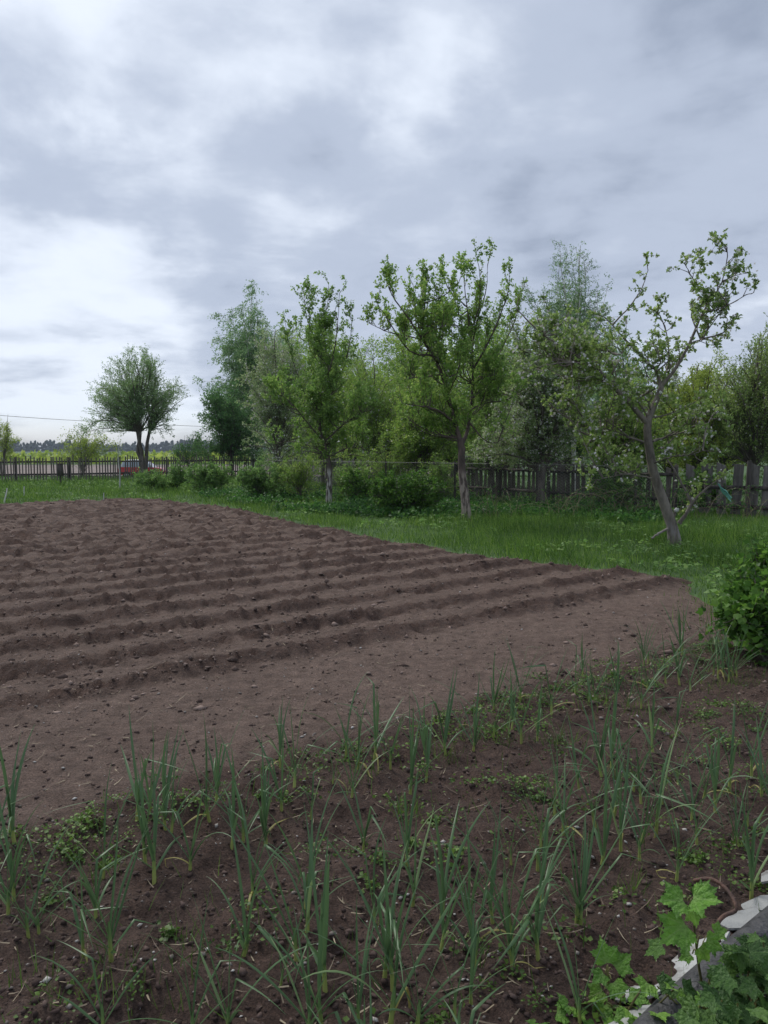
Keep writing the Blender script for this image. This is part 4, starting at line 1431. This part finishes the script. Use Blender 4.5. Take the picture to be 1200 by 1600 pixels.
def ribbon(path, side, widths, fold):
    path, side = np.asarray(path), np.asarray(side)
    tan = np.gradient(path, axis=0)
    up = unit(np.cross(side, tan))
    w = np.asarray(widths)[:, None]
    Lf, Rt = path - side * w + up * w * fold, path + side * w + up * w * fold
    n = len(path)
    V = np.stack([Lf, path, Rt], 1).reshape(-1, 3)
    F = []
    for i in range(n - 1):
        a, b = i * 3, (i + 1) * 3
        F += [(a, a + 1, b + 1, b), (a + 1, a + 2, b + 2, b + 1)]
    return V, np.array(F)


def garlic(g, k):
    g[2] = float(soil_z(g[0], g[1])[0])
    u, v = uv_row(g[0], g[1])
    rs = random.Random(k * 13 + 5)
    size = rs.uniform(.64, .95) * (1.0 if rs.random() > .15 else .68)
    yellow = rs.random() < .27
    row = 'beside the bare tilled soil' if v > 2.75 else ('amid the bed' if v > 1.75 else 'near the slates')
    small = size < .64
    root = thing('garlic_plant', 'garlic', 'garlic', g, rs.uniform(0, 6.28), 'garlic plants in the front bed')
    kinks = 0
    hs = rs.uniform(.07, .12) * size
    tilt = np.array([rs.gauss(0, .08), rs.gauss(0, .08), 1])
    P = np.array([[tilt * z for z in (-.04, 0, hs * .5, hs, hs * 1.3)]])
    V, F = tubes(P, np.array([[.0085, .0085, .0072, .0066, .003]]) * size, 7)
    mobj('stem', V, F, M['garlic_stem'], root, True)
    nl = rs.randint(5, 7) if not small else 4
    a0 = rs.uniform(0, 3.1)
    for i in range(nl):
        fr = i / (nl - 1)                       # 0 lowest leaf .. 1 innermost
        a = a0 + (math.pi if i % 2 else 0) + rs.gauss(0, .35)
        L = size * (rs.uniform(.22, .4) + .14 * math.sin(fr * 2.6))
        if i == 0:
            L *= .8
        z0 = hs * (.35 + .65 * fr)
        d = np.array([math.cos(a), math.sin(a), 0])
        side = np.array([-math.sin(a), math.cos(a), 0])
        el = R(50 + 33 * fr + rs.gauss(0, 9))
        bend = R(rs.uniform(4, 62) * (1.25 - .75 * fr))
        kink = rs.random() < .22
        kinks += kink
        kp = rs.uniform(.45, .75)
        n = 11
        pt = tilt * z0
        pts = [pt]
        for s in range(1, n):
            t = s / (n - 1)
            e2 = el - bend * t * t
            if kink and t > kp:
                e2 -= R(70)
            if yellow and i == 0:
                e2 -= R(40 + 50 * ((k * 7) % 10) / 10) * min(1, t * 2)
            pt = pt + L / (n - 1) * (d * math.cos(e2) + np.array([0, 0, math.sin(e2)]) + side * .05 * math.sin(3 * t + k))
            pts.append(pt)
        w = size * rs.uniform(.0042, .0072)
        t = np.linspace(0, 1, n)
        wd = w * np.minimum(1, .75 + t * 1.3) * np.clip((1 - t) * 2.2, .06, 1) ** .8
        pts = np.array(pts)
        pts[:, 2] = np.maximum(pts[:, 2], .004)
        tw = rs.gauss(0, .5)
        sd = np.array([unit(side * math.cos(tw * q) + np.array([0, 0, 1]) * math.sin(tw * q)) for q in t])
        V, F = ribbon(pts, sd, wd, .45)
        mat = M['garlic']
        if yellow and i == 0:
            mat = M['garlic_yellow']
        elif i == 1 and rs.random() < .3:
            mat = M['garlic_pale']
        mobj('leaf', V, F, mat, root, True)
    words = {4: 'four', 5: 'five', 6: 'six', 7: 'seven'}[nl]
    fold = ' and one folded over' if kinks == 1 else (' and some folded over' if kinks > 1 else '')
    root['label'] = ('little ' if small else '') + words + '-leaved garlic, ' + ('lowest leaf yellow' if yellow else 'leaves green') + fold + ' ' + row


for k, tok in enumerate(GARLIC.replace('\n', '').split(',')):
    if tok.strip():
        garlic(on_ground(*map(float, tok.split()), .05), k)
# gaps in the rows filled with further plants
_r = random.Random(42)
for k in range(38):
    v = _r.choice([3.12, 3.12, 3.08, 2.25, 2.2, 1.62, 1.2]) + _r.gauss(0, .07)
    u = _r.uniform(.3, 5.6) if v > 2 else _r.uniform(.9, 3.6)
    garlic(np.array([u * math.cos(ROW) - v * math.sin(ROW), u * math.sin(ROW) + v * math.cos(ROW), 0]), 500 + k)


# weeds between the garlic
def build_weeds():
    c = []
    for k in range(380):
        v = random.choice([3.1, 3.1, 3.05, 2.2, 2.1, 1.5, 1.4, random.uniform(.9, 3.2)]) + random.gauss(0, .13)
        u = random.uniform(-.6, 6.2)
        x, y = u * math.cos(ROW) - v * math.sin(ROW), u * math.sin(ROW) + v * math.cos(ROW)
        if y > 1.5 and poly_sd(np.array([x]), np.array([y]), SOIL_POLY)[0] > .05:
            c.append((x, y, random.uniform(.025, .11)))
    c = np.array(c)
    pos, size = [], []
    for x, y, r in c:
        m = int(26 + 2200 * r * r + random.random() * 30)
        q = RNG.normal(size=(m, 2)) * r * .6
        pos.append(np.stack([x + q[:, 0], y + q[:, 1], RNG.uniform(0.0, .028, m)], -1))
        size.append(np.full(m, random.uniform(.009, .018)))
    pos, size = np.vstack(pos), np.concatenate(size)
    pos[:, 2] += soil_z(pos[:, 0], pos[:, 1])
    n = len(pos)
    V, F = stamp([(a * 1.5, b, c2) for a, b, c2 in LEAF[0]], LEAF[1], pos, unit(RNG.normal(size=(n, 3)) * [1, 1, .35]), unit(RNG.normal(size=(n, 3)) * .6 + [0, 0, 1]), size * RNG.uniform(.6, 1.3, n))
    tag(mobj('chickweed', V, F, M['weed']), 'low chickweed patches creeping between the garlic plants', 'weeds', kind='stuff')
    # fine grass seedlings
    pts = []
    for gx, gy, m, r in [(871, 1160, 90, .07), (700, 1180, 60, .06), (635, 1268, 50, .04), (1120, 1070, 70, .1), (940, 1110, 60, .1), (1000, 1110, 50, .1), (560, 1210, 40, .06), (780, 1150, 50, .08), (1170, 1060, 60, .1), (990, 1395, 30, .03), (160, 1370, 30, .05), (240, 1560, 40, .08), (60, 1560, 60, .12), (300, 1500, 25, .05)]:
        g = on_ground(gx, gy, .04)
        q = RNG.normal(size=(m, 2)) * r
        pts.append(np.stack([g[0] + q[:, 0], g[1] + q[:, 1], np.zeros(m)], -1))
    p = np.vstack(pts)
    q = in_soil(700, 2.0, 7, .6)
    u, v = uv_row(q[:, 0], q[:, 1])
    q = q[v < 3.35]
    p = np.vstack([p, np.stack([q[:, 0], q[:, 1], np.zeros(len(q))], -1)])
    p[:, 2] = soil_z(p[:, 0], p[:, 1]) - .005
    n = len(p)
    V, F = stamp(BLADE[0], BLADE[1], p, unit(RNG.normal(size=(n, 3)) * .35 + [0, 0, 1]), unit(RNG.normal(size=(n, 3)) * [1, 1, .1]), RNG.uniform(.03, .13, n), RNG.uniform(.002, .004, n))
    tag(mobj('grass_seedlings', V, F, M['weed']), 'thin grass seedlings sprouting in the garlic bed', 'grass', kind='stuff')


build_weeds()

# ------------------------------------------------------------------ bed edging at the right
DIRE = unit(np.array([.757, .653, 0]))
NRM = np.array([-DIRE[1], DIRE[0], 0])        # towards the bed
g0 = on_ground(1065, 1600)
beam_a = g0 - DIRE * .42
P = np.array([[beam_a + DIRE * t + np.array([0, 0, .07]) - NRM * .035 + NRM * .012 * math.sin(t * 3) for t in np.linspace(0, 2.4, 16)]])
V, F = tubes(P, np.full((1, 16), .06) * (1 + .04 * RNG.normal(size=(1, 16))), 14)
o = thing('weathered_beam', 'dark grey weathered round beam lying along the bed edge', 'beam', beam_a)
V = V - beam_a
mobj('beam', V, F, M['beam'], o, True)
cv, cf = [P[0, 0] - beam_a], []
ring = V[:14]
me = bpy.data.meshes.new('beam_end')
me.from_pydata([tuple(P[0, 0] - beam_a)] + [tuple(r) for r in ring], [], [(0, (i + 1) % 14 + 1, i + 1) for i in range(14)])
me.materials.append(M['dark_wood'])
put(bpy.data.objects.new('beam_end', me), o)


def shard(label, t, off, w, h, lean, zr, seed, z0=.0):
    """broken slate sheet leaning on the beam; t along the edge, lean from vertical"""
    rs = random.Random(seed)
    n = 6
    prof = []
    for i in range(n):
        a = 2 * math.pi * i / n + .3 + rs.uniform(-.35, .35)
        sq = 1 / max(abs(math.cos(a)), abs(math.sin(a)))
        prof.append((w / 2 * math.cos(a) * sq * rs.uniform(.72, 1.12), h / 2 * (1 + math.sin(a) * sq * rs.uniform(.75, 1.1))))
    th = .007
    c = beam_a + DIRE * t + NRM * (off - .03)
    z0 = float(soil_z(c[0], c[1])[0]) + .006
    o = thing('slate_shard', label, 'slate', (c[0], c[1], z0))
    upv = unit(np.array([0, 0, 1]) * math.cos(lean) - NRM * math.sin(lean))
    fw = unit(np.cross(DIRE, upv))
    dr = unit(DIRE * math.cos(zr) + upv * math.sin(zr))
    up2 = np.cross(fw, dr)
    V = [dr * a + up2 * b + fw * th / 2 for a, b in prof] + [dr * a + up2 * b - fw * th / 2 for a, b in prof]
    fc = [tuple(range(n)), tuple(range(2 * n - 1, n - 1, -1))] + [(i + n, (i + 1) % n + n, (i + 1) % n, i) for i in range(n)]
    me = bpy.data.meshes.new('sheet')
    me.from_pydata([tuple(q) for q in V], [], fc)
    me.materials.append(M['slate'])
    put(bpy.data.objects.new('sheet', me), o)


shard('long pale slate sheet leaning on the beam behind the dark stake', .62, .17, .44, .17, R(60), .02, 3)
shard('short pale slate piece lying low behind the spreading leaves', .25, .14, .22, .15, R(62), .1, 5)
shard('pale slate piece behind the lobed seedling stem', .93, .175, .17, .18, R(68), -.1, 8)
shard('rounded cream slate piece under the rusty hook', 1.1, .17, .15, .17, R(66), .12, 12)
shard('square white slate piece past the rusty hook', 1.3, .2, .17, .17, R(60), -.2, 15)
shard('torn white slate piece farthest along the beam', 1.58, .24, .2, .16, R(62), .25, 19)
shard('small chipped slate flake by the beam end', .38, .2, .1, .08, R(60), .3, 23)


def rod(name, label, pts, r, mat):
    W3 = np.array([at_depth(a, b, d) for a, b, d in pts])
    q = resample(W3, 30)
    base = q[0]
    V, F = tubes(q[None], np.full((1, 30), r), 8)
    o = thing(name, label, 'iron rod', base)
    mobj('bar', V - base, F, mat, o, True)


rod('bent_rod', 'rusty iron rod bent into a hook above the slate pieces', [(1152, 1590, 2.16), (1142, 1545, 2.2), (1130, 1500, 2.25), (1122, 1462, 2.28), (1122, 1442, 2.3), (1133, 1430, 2.32), (1148, 1424, 2.34), (1150, 1415, 2.35), (1143, 1400, 2.38), (1128, 1383, 2.42), (1108, 1373, 2.45), (1085, 1376, 2.5)], .0066, M['rust'])
rod('iron_stake', 'straight dark iron stake pinning the beam', [(1058, 1592, 2.2), (1060, 1560, 2.22), (1063, 1510, 2.25), (1065, 1470, 2.28)], .0085, M['dark_iron'])


# shoots with large lobed leaves
def lobed_leaf_mesh(seed, w=1.0):
    rs = random.Random(seed)
    m = 46
    V = [(0, 0, 0)]
    out = []
    for i in range(m + 1):
        a = -2.35 + 4.7 * i / m          # angle from the tip direction
        lob = .50 + .56 * math.exp(-(abs(a) / .33) ** 1.3) + .42 * math.exp(-(abs(abs(a) - 1.0) / .27) ** 1.25) + .16 * math.exp(-(abs(abs(a) - 1.9) / .25) ** 1.2)
        lob *= 1 + (.075 if i % 2 else -.06) + rs.uniform(-.02, .02)
        out.append((lob * math.sin(a), .42 + lob * math.cos(a) * .78))
    rings = [.5, .8, 1.0]
    cx, cy = 0, .2
    for r in rings:
        for x, y in out:
            X, Y = cx + (x - cx) * r, cy + (y - cy) * r
            ang = math.atan2(X, Y - cy + 1e-6)
            vein = .035 * abs(math.cos(ang * 3.1)) * r
            Z = .16 * abs(X) - .16 * Y * Y * (1 if Y > 0 else 0) - .12 * X * X + vein + rs.uniform(-.008, .008)
            V.append((X * .62 * w, Y * .75, Z))
    V[0] = (cx, cy * .75, 0.0)
    n = m + 1
    F = [(0, 1 + i + 1, 1 + i) for i in range(m)]
    for k in range(len(rings) - 1):
        for i in range(m):
            a = 1 + k * n + i
            F.append((a, a + 1, a + 1 + n))
            F.append((a, a + 1 + n, a + n))
    me = bpy.data.meshes.new('leaf')
    me.from_pydata(V, [], F)
    me.polygons.foreach_set('use_smooth', np.ones(len(F), dtype=bool))
    vein = np.zeros(len(V), dtype=np.float32)
    vein[0] = 1
    for la in (0, 1.0, -1.0, 1.9, -1.9, .5, -.5, 1.45, -1.45):
        i = int(round((la + 2.35) / 4.7 * m))
        for k in range(len(rings)):
            vein[1 + k * n + i] = (1.0, .85, .5)[k] * (1 if la in (0, 1.0, -1.0, 1.9, -1.9) else .5)
    at = me.attributes.new('vein', 'FLOAT', 'POINT')
    at.data.foreach_set('value', vein)
    me.update()
    return me


def leaf_variants(mat, k, s0):
    out = []
    for i in range(k):
        me = lobed_leaf_mesh(s0 + i, 1 + .15 * math.sin(i * 2.1))
        me.materials.append(mat)
        out.append(me)
    return out


SHOOT = leaf_variants(M['shoot'], 5, 100)
CURR = leaf_variants(M['bush_leaf'], 5, 200)


def place_leaf(me, parent, pos, axis, normal, size):
    y = unit(np.asarray(axis, float))
    x = unit(np.cross(y, normal))
    z = np.cross(x, y)
    o = bpy.data.objects.new('leaf', me)
    from mathutils import Matrix
    Mx = Matrix(((x[0] * size, y[0] * size, z[0] * size, pos[0]), (x[1] * size, y[1] * size, z[1] * size, pos[1]), (x[2] * size, y[2] * size, z[2] * size, pos[2]), (0, 0, 0, 1)))
    o.matrix_local = Mx
    o.parent = parent
    COL.objects.link(o)


def shoot_plant(label, stem, leaves, meshes, stem_mat, name='currant_shoot', r=.005):
    """stem: (px,py,depth); leaves: (px,py,depth, ax, ay(up), az(depth), normal, size)"""
    W3 = np.array([at_depth(*s) for s in stem])
    base = W3[0].copy()
    q = resample(W3, 16) - base
    root = thing(name, label, 'plant', base)
    V, F = tubes(q[None], np.linspace(r, r * .5, 16)[None], 7)
    mobj('stem', V, F, stem_mat, root, True)
    pet = []
    for i, (px, py, d, ax, nr, size) in enumerate(leaves):
        p = at_depth(px, py, d) - base
        j = int(np.argmin(np.linalg.norm(q - p, axis=1)))
        pet.append(resample(np.array([q[max(j - 1, 0)], (q[j] + p) / 2 + [0, 0, .008], p]), 6))
        place_leaf(meshes[i % len(meshes)], root, p, ax, np.array(nr, float), size)
    V, F = tubes(np.array(pet), np.full((len(pet), 6), .0018), 4)
    mobj('petioles', V, F, stem_mat, root, True)
    return root


Dp = 2.02
shoot_plant('upright seedling with large fresh lobed leaves in front of the slates', [(1108, 1640, Dp - .02), (1104, 1580, Dp), (1092, 1510, Dp), (1085, 1450, Dp), (1079, 1405, Dp)], [
    (1077, 1404, Dp, (.25, -.55, .35), (-.2, -.65, .75), 0.105),
    (1074, 1408, Dp, (-.9, -.25, .25), (.1, -.6, .8), 0.091),
    (1084, 1408, Dp, (.9, .1, .5), (-.3, -.75, .6), 0.084),
    (1080, 1412, Dp - .01, (.15, -.5, -.85), (0, -1, .3), 0.063),
    (1078, 1440, Dp - .02, (-.85, -.35, -.35), (-.1, -.8, .6), 0.108),
    (1098, 1465, Dp, (.8, -.2, -.35), (.2, -.7, .6), 0.070),
    (1090, 1475, Dp - .01, (.55, -.3, -.7), (.1, -.9, .4), 0.059),
    (1082, 1490, Dp + .01, (-.8, -.3, -.1), (-.1, -.6, .8), 0.049),
    (1112, 1458, Dp + .05, (.7, .1, .1), (.1, -.7, .7), 0.056),
], SHOOT, M['shoot_stem'])
shoot_plant('young shoot with fresh lobed leaves at the bed corner', [(958, 1660, Dp + .1), (955, 1600, Dp + .1), (952, 1545, Dp + .1), (948, 1510, Dp + .1)], [
    (950, 1512, Dp + .1, (-.2, .3, 1), (-.1, -.9, .4), 0.084),
    (956, 1515, Dp + .1, (.75, .1, .55), (-.2, -.8, .6), 0.077),
    (946, 1520, Dp + .1, (-.5, -.5, .1), (-.1, -.6, .8), 0.070),
    (955, 1530, Dp + .08, (.3, -.7, -.3), (0, -.8, .6), 0.070),
    (945, 1545, Dp + .08, (-.7, -.3, -.2), (0, -.7, .8), 0.063),
], SHOOT, M['shoot_stem'])


def leafy_mass(label, spots, meshes, seed, size=(.05, .085)):
    rs = random.Random(seed)
    base = at_depth(*spots[0][:3])
    base[2] = 0
    root = thing('currant_bush', label, 'bush', base)
    stems = []
    for px, py, d, k, sx, sy in spots:
        c = at_depth(px, py, d) - base
        for j in range(k):
            p = c + np.array([rs.gauss(0, sx), rs.gauss(0, sx * .8), rs.gauss(0, sy)])
            ax = (rs.gauss(0, .8), rs.gauss(-.4, .5), rs.gauss(.05, .35))
            place_leaf(meshes[rs.randrange(len(meshes))], root, p, ax, np.array([rs.gauss(0, .3), rs.gauss(-.35, .3), 1]), rs.uniform(*size))
            if j % 2 == 0:
                ft = np.array([p[0] * .6 + rs.gauss(0, .03), p[1] * .6 + .03, -.03])
                stems.append(resample(np.array([ft, (ft + p) / 2 + [rs.gauss(0, .02), 0, .02], p]), 7))
    S = np.array(stems)
    V, F = tubes(S, np.linspace(.0045, .002, 7)[None] * np.ones((len(S), 1)), 5)
    mobj('stems', V, F, M['shoot_stem'], root, True)


leafy_mass('low fresh green leaves spreading over the slate by the frame of the bed', [(960, 1590, 2.0, 14, .05, .025), (905, 1592, 2.0, 8, .05, .02), (1010, 1600, 1.95, 9, .04, .02), (1060, 1590, 1.9, 14, .06, .03), (1115, 1600, 1.85, 12, .06, .03)], SHOOT, 5, (.045, .075))
leafy_mass('dense dark green leafy bush in front of the weathered beam', [(1180, 1560, 1.85, 40, .08, .05), (1190, 1510, 1.95, 26, .06, .035), (1150, 1590, 1.8, 22, .06, .03), (1240, 1540, 1.9, 30, .08, .05), (1180, 1500, 2.0, 14, .03, .02)], CURR, 6)


# ------------------------------------------------------------------ small garden things
def stake(label, pts, r, mat, name='wooden_stake'):
    a, b = np.array(pts[0]), np.array(pts[1])
    q = resample(np.array([a, b]), 6)
    q[1:-1] += RNG.normal(size=(4, 3)) * r * .2
    o = thing(name, label, 'stake', a)
    V, F = tubes(q[None] - a, np.full((1, 6), r) * np.linspace(1.1, .85, 6), 6)
    mobj('pole', V, F, mat, o)


g = on_ground(5, 786)
stake('thin white stake leaning at the field corner', (g - [0, 0, .12], at_depth(11, 763, g[1])), .022, M['white_paint'])
g = on_ground(37, 775)
stake('short white stake in the grass beyond the field corner', (g - [0, 0, .12], at_depth(38, 760, g[1])), .02, M['white_paint'])
g = on_ground(162, 783)
stake('tiny pale peg at the far field edge', (g - [0, 0, .1], at_depth(162, 770, g[1])), .018, M['white_paint'])
# whitewashed sapling
g = on_ground(187, 764)
root = thing('young_sapling', 'thin whitewashed sapling in front of the picket fence', 'tree', g)
q = resample(np.array([(0, 0, -.1), (.02, 0, .6), (-.03, 0, 1.3), (.02, 0, 1.75)]), 10)
B = branch_off([q], 7, (.2, .5), .6, .6, (.5, 1))
woody(root, M['white_paint'], [tubes(q[None], np.linspace(.035, .012, 10)[None], 7)], [tubes(B, taper(len(B), 5, .007, .003), 4)])
V, F = leaves_on(B, 4, 2, .06, LEAF)
mobj('crown', V, F, M['yellow'], root)
# dark sheet-metal box on a thin post
g = on_ground(95, 757)
root = thing('post_box', 'dark narrow box on a thin post before the picket fence', 'post', g)
V, F = tubes(np.array([[(0, 0, -.15), (0, 0, .3), (.01, 0, .98)]]), np.full((1, 3), .035), 7)
mobj('post', V, F, M['dark_iron'], root)
V, F = box(0, 0, .68, .25, .2, .56)
V[V[:, 2] > .6, :2] *= .8
mobj('box', V, F, M['dark_wood'], root)
V, F = box(0, 0, .975, .27, .22, .02)
mobj('lid', V, F, M['dark_iron'], root)
# green cloth on the wide-board fence
c = at_depth(1122, 756, 15.2)
root = thing('green_rag', 'turquoise plastic rag snagged on the apple branch by the wide boards', 'rag', c)
uu, vv = np.meshgrid(np.linspace(0, 1, 9), np.linspace(-1, 1, 6), indexing='ij')
X = uu * .26 + .02 * np.sin(vv * 4 + uu * 5)
Z = -uu * .3 + vv * .05 * (.4 + uu) + .01 * np.sin(uu * 12)
Y = .05 * np.sin(vv * 5 + uu * 3) * (uu * .8 + .3)
V = np.stack([X, Y, Z], -1).reshape(-1, 3)
i, j = np.meshgrid(np.arange(8), np.arange(5), indexing='ij')
F = np.stack([i * 6 + j, (i + 1) * 6 + j, (i + 1) * 6 + j + 1, i * 6 + j + 1], -1).reshape(-1, 4)
mobj('rag', V, F, M['cloth'], root, True)


# ------------------------------------------------------------------ car beyond the fence
def build_car():
    y0 = 62.0
    a = at_depth(223, 720, y0)
    zg = -.68
    root = thing('parked_car', 'small red car with pale windows parked beyond the picket fence', 'car', (a[0], y0, zg), R(4))

    def prism(name, prof, w0, w1, mat, parent=root, zmid=.8):
        n = len(prof)
        V = []
        for sgn in (-1, 1):
            for x, z in prof:
                k = w0 if z < zmid else w1
                V.append((x, sgn * k, z))
        F = [tuple(range(n)), tuple(range(2 * n - 1, n - 1, -1))] + [(i + n, (i + 1) % n + n, (i + 1) % n, i) for i in range(n)]
        me = bpy.data.meshes.new(name)
        me.from_pydata(V, [], F)
        me.materials.append(mat)
        o = put(bpy.data.objects.new(name, me), parent)
        bv = o.modifiers.new('bevel', 'BEVEL')
        bv.width, bv.segments = .035, 2
        bv.limit_method = 'ANGLE'
        return o
    prism('body', [(-1.72, .3), (1.7, .3), (1.74, .62), (1.62, .8), (.95, .9), (-1.6, .92), (-1.76, .8), (-1.78, .5)], .8, .76, M['car_red'])
    prism('cabin', [(-1.6, .9), (1.0, .88), (.38, 1.42), (.1, 1.5), (-1.1, 1.5), (-1.42, 1.4)], .74, .62, M['car_white'], zmid=1.0)
    for s in (-1, 1):
        for (x0, x1, t0, t1) in ((-1.42, -.86, -1.3, -.86), (-.78, -.06, -.78, -.06), (.02, .82, .02, .3)):
            y = lambda z: s * (.745 - .12 * (z - .93) / .5)
            V = [(x0, y(.95), .95), (x1, y(.95), .95), (t1, y(1.4) + s * .003, 1.4), (t0, y(1.4) + s * .003, 1.4)]
            V = [(p[0], p[1] + s * .012, p[2]) for p in V]
            me = bpy.data.meshes.new('window')
            me.from_pydata(V, [], [(0, 1, 2, 3) if s < 0 else (3, 2, 1, 0)])
            me.materials.append(M['glass'])
            put(bpy.data.objects.new('window', me), root)
        V, F = box(1.66, s * .58, .68, .12, .26, .13)
        mobj('headlight', V, F, M['lamp_glass'], root)
        for x in (-1.1, 1.1):
            pr = [(.29 * math.cos(t), .29 * math.sin(t)) for t in np.linspace(0, 2 * math.pi, 18, endpoint=False)]
            V = [(px_ + x, s * .66, z + .29) for px_, z in pr] + [(px_ + x, s * .83, z + .29) for px_, z in pr]
            me = bpy.data.meshes.new('wheel')
            me.from_pydata(V, [], [tuple(range(18)), tuple(range(35, 17, -1))] + [(k + 18, (k + 1) % 18 + 18, (k + 1) % 18, k) for k in range(18)])
            me.materials.append(M['rubber'])
            wo = put(bpy.data.objects.new('wheel', me), root)
            V = [(px_ * .6 + x, s * .838, z * .6 + .29) for px_, z in pr]
            me = bpy.data.meshes.new('rim')
            me.from_pydata(V, [], [tuple(range(18))])
            me.materials.append(M['hub'])
            put(bpy.data.objects.new('rim', me), wo)


build_car()


# ------------------------------------------------------------------ far wood, hedges, power line
def build_far():
    tv, tf = ico()
    pts, sz = [], []
    for k in range(520):
        x = RNG.uniform(-650, 450)
        y = RNG.uniform(980, 1080)
        h = RNG.uniform(9, 15) * (.8 + .5 * float(vn(np.array([x / 60.]), np.array([.3]), 8)[0] + .5))
        for q in range(4):
            pts.append((x + RNG.normal() * 2, y + RNG.normal() * 2, -.6 + h * (.2 + .2 * q)))
            sz.append((RNG.uniform(3, 5) * (1.15 - .22 * q), h * .22))
    pts, sz = np.array(pts), np.array(sz)
    n = len(pts)
    V = tv[None] * (1 + RNG.uniform(-.35, .35, (n, 12, 1))) * np.stack([sz[:, 0], sz[:, 0], sz[:, 1]], -1)[:, None] + pts[:, None]
    V[:, :, 2] = np.maximum(V[:, :, 2], -.7)
    F = (tf[None] + (np.arange(n) * 12)[:, None, None]).reshape(-1, 3)
    tag(mobj('far_wood', V.reshape(-1, 3), F, M['forest']), 'dark distant wood along the horizon', 'forest', kind='stuff')
    # hedge of low scrub across the meadow
    k = 5200
    x = RNG.uniform(-120, 10, k)
    y = RNG.uniform(122, 150, k)
    hh = 1.0 + 1.1 * (vn(x / 9, y / 9, 4) + .5)
    p = np.stack([x, y, -.68 + RNG.random(k) * hh], -1)
    V, F = stamp(LOBED[0], LOBED[1], p, unit(RNG.normal(size=(k, 3))), unit(RNG.normal(size=(k, 3))), RNG.uniform(.4, .9, k))
    tag(mobj('scrub', V, F, M['yellow']), 'pale green scrub beyond the bare far field', 'scrub', kind='stuff')
    # power line
    a, b = at_depth(-260, 628, 120), at_depth(352, 668, 150)
    root = thing('power_line', 'thin overhead wire crossing the sky left of the round tree', 'power line', (a[0], a[1], -.65))
    q = resample(np.array([a, (a + b) / 2 - [0, 0, .5], b]), 20) - [a[0], a[1], -.65]
    V, F = tubes(q[None], np.full((1, 20), .035), 4)
    mobj('wire', V, F, M['dark_iron'], root)
    for e in (a, b):
        f = np.array([e[0] - a[0], e[1] - a[1], 0])
        V, F = tubes(np.array([[f - [0, 0, .4], f + [0, 0, 4], f + [0, 0, e[2] + .75]]]), np.array([[.14, .12, .1]]), 8)
        mobj('pole', V, F, M['old_wood'], root, True)


build_far()


def build_haze():
    V, F = box(0, 3000, 10, 12400, 6200, 24)
    m = bpy.data.materials.new('haze')
    m.use_nodes = True
    N, L = m.node_tree.nodes, m.node_tree.links
    N.clear()
    out = N.new('ShaderNodeOutputMaterial')
    v = N.new('ShaderNodeVolumePrincipled')
    v.inputs['Color'].default_value = (.72, .8, .92, 1)
    v.inputs['Density'].default_value = .00024
    L.new(v.outputs[0], out.inputs['Volume'])
    tag(mobj('haze', V, F, m), 'thin pale haze in the air over the fields', 'haze', kind='stuff')


build_haze()
scn.cycles.max_bounces = 6
scn.cycles.transparent_max_bounces = 4
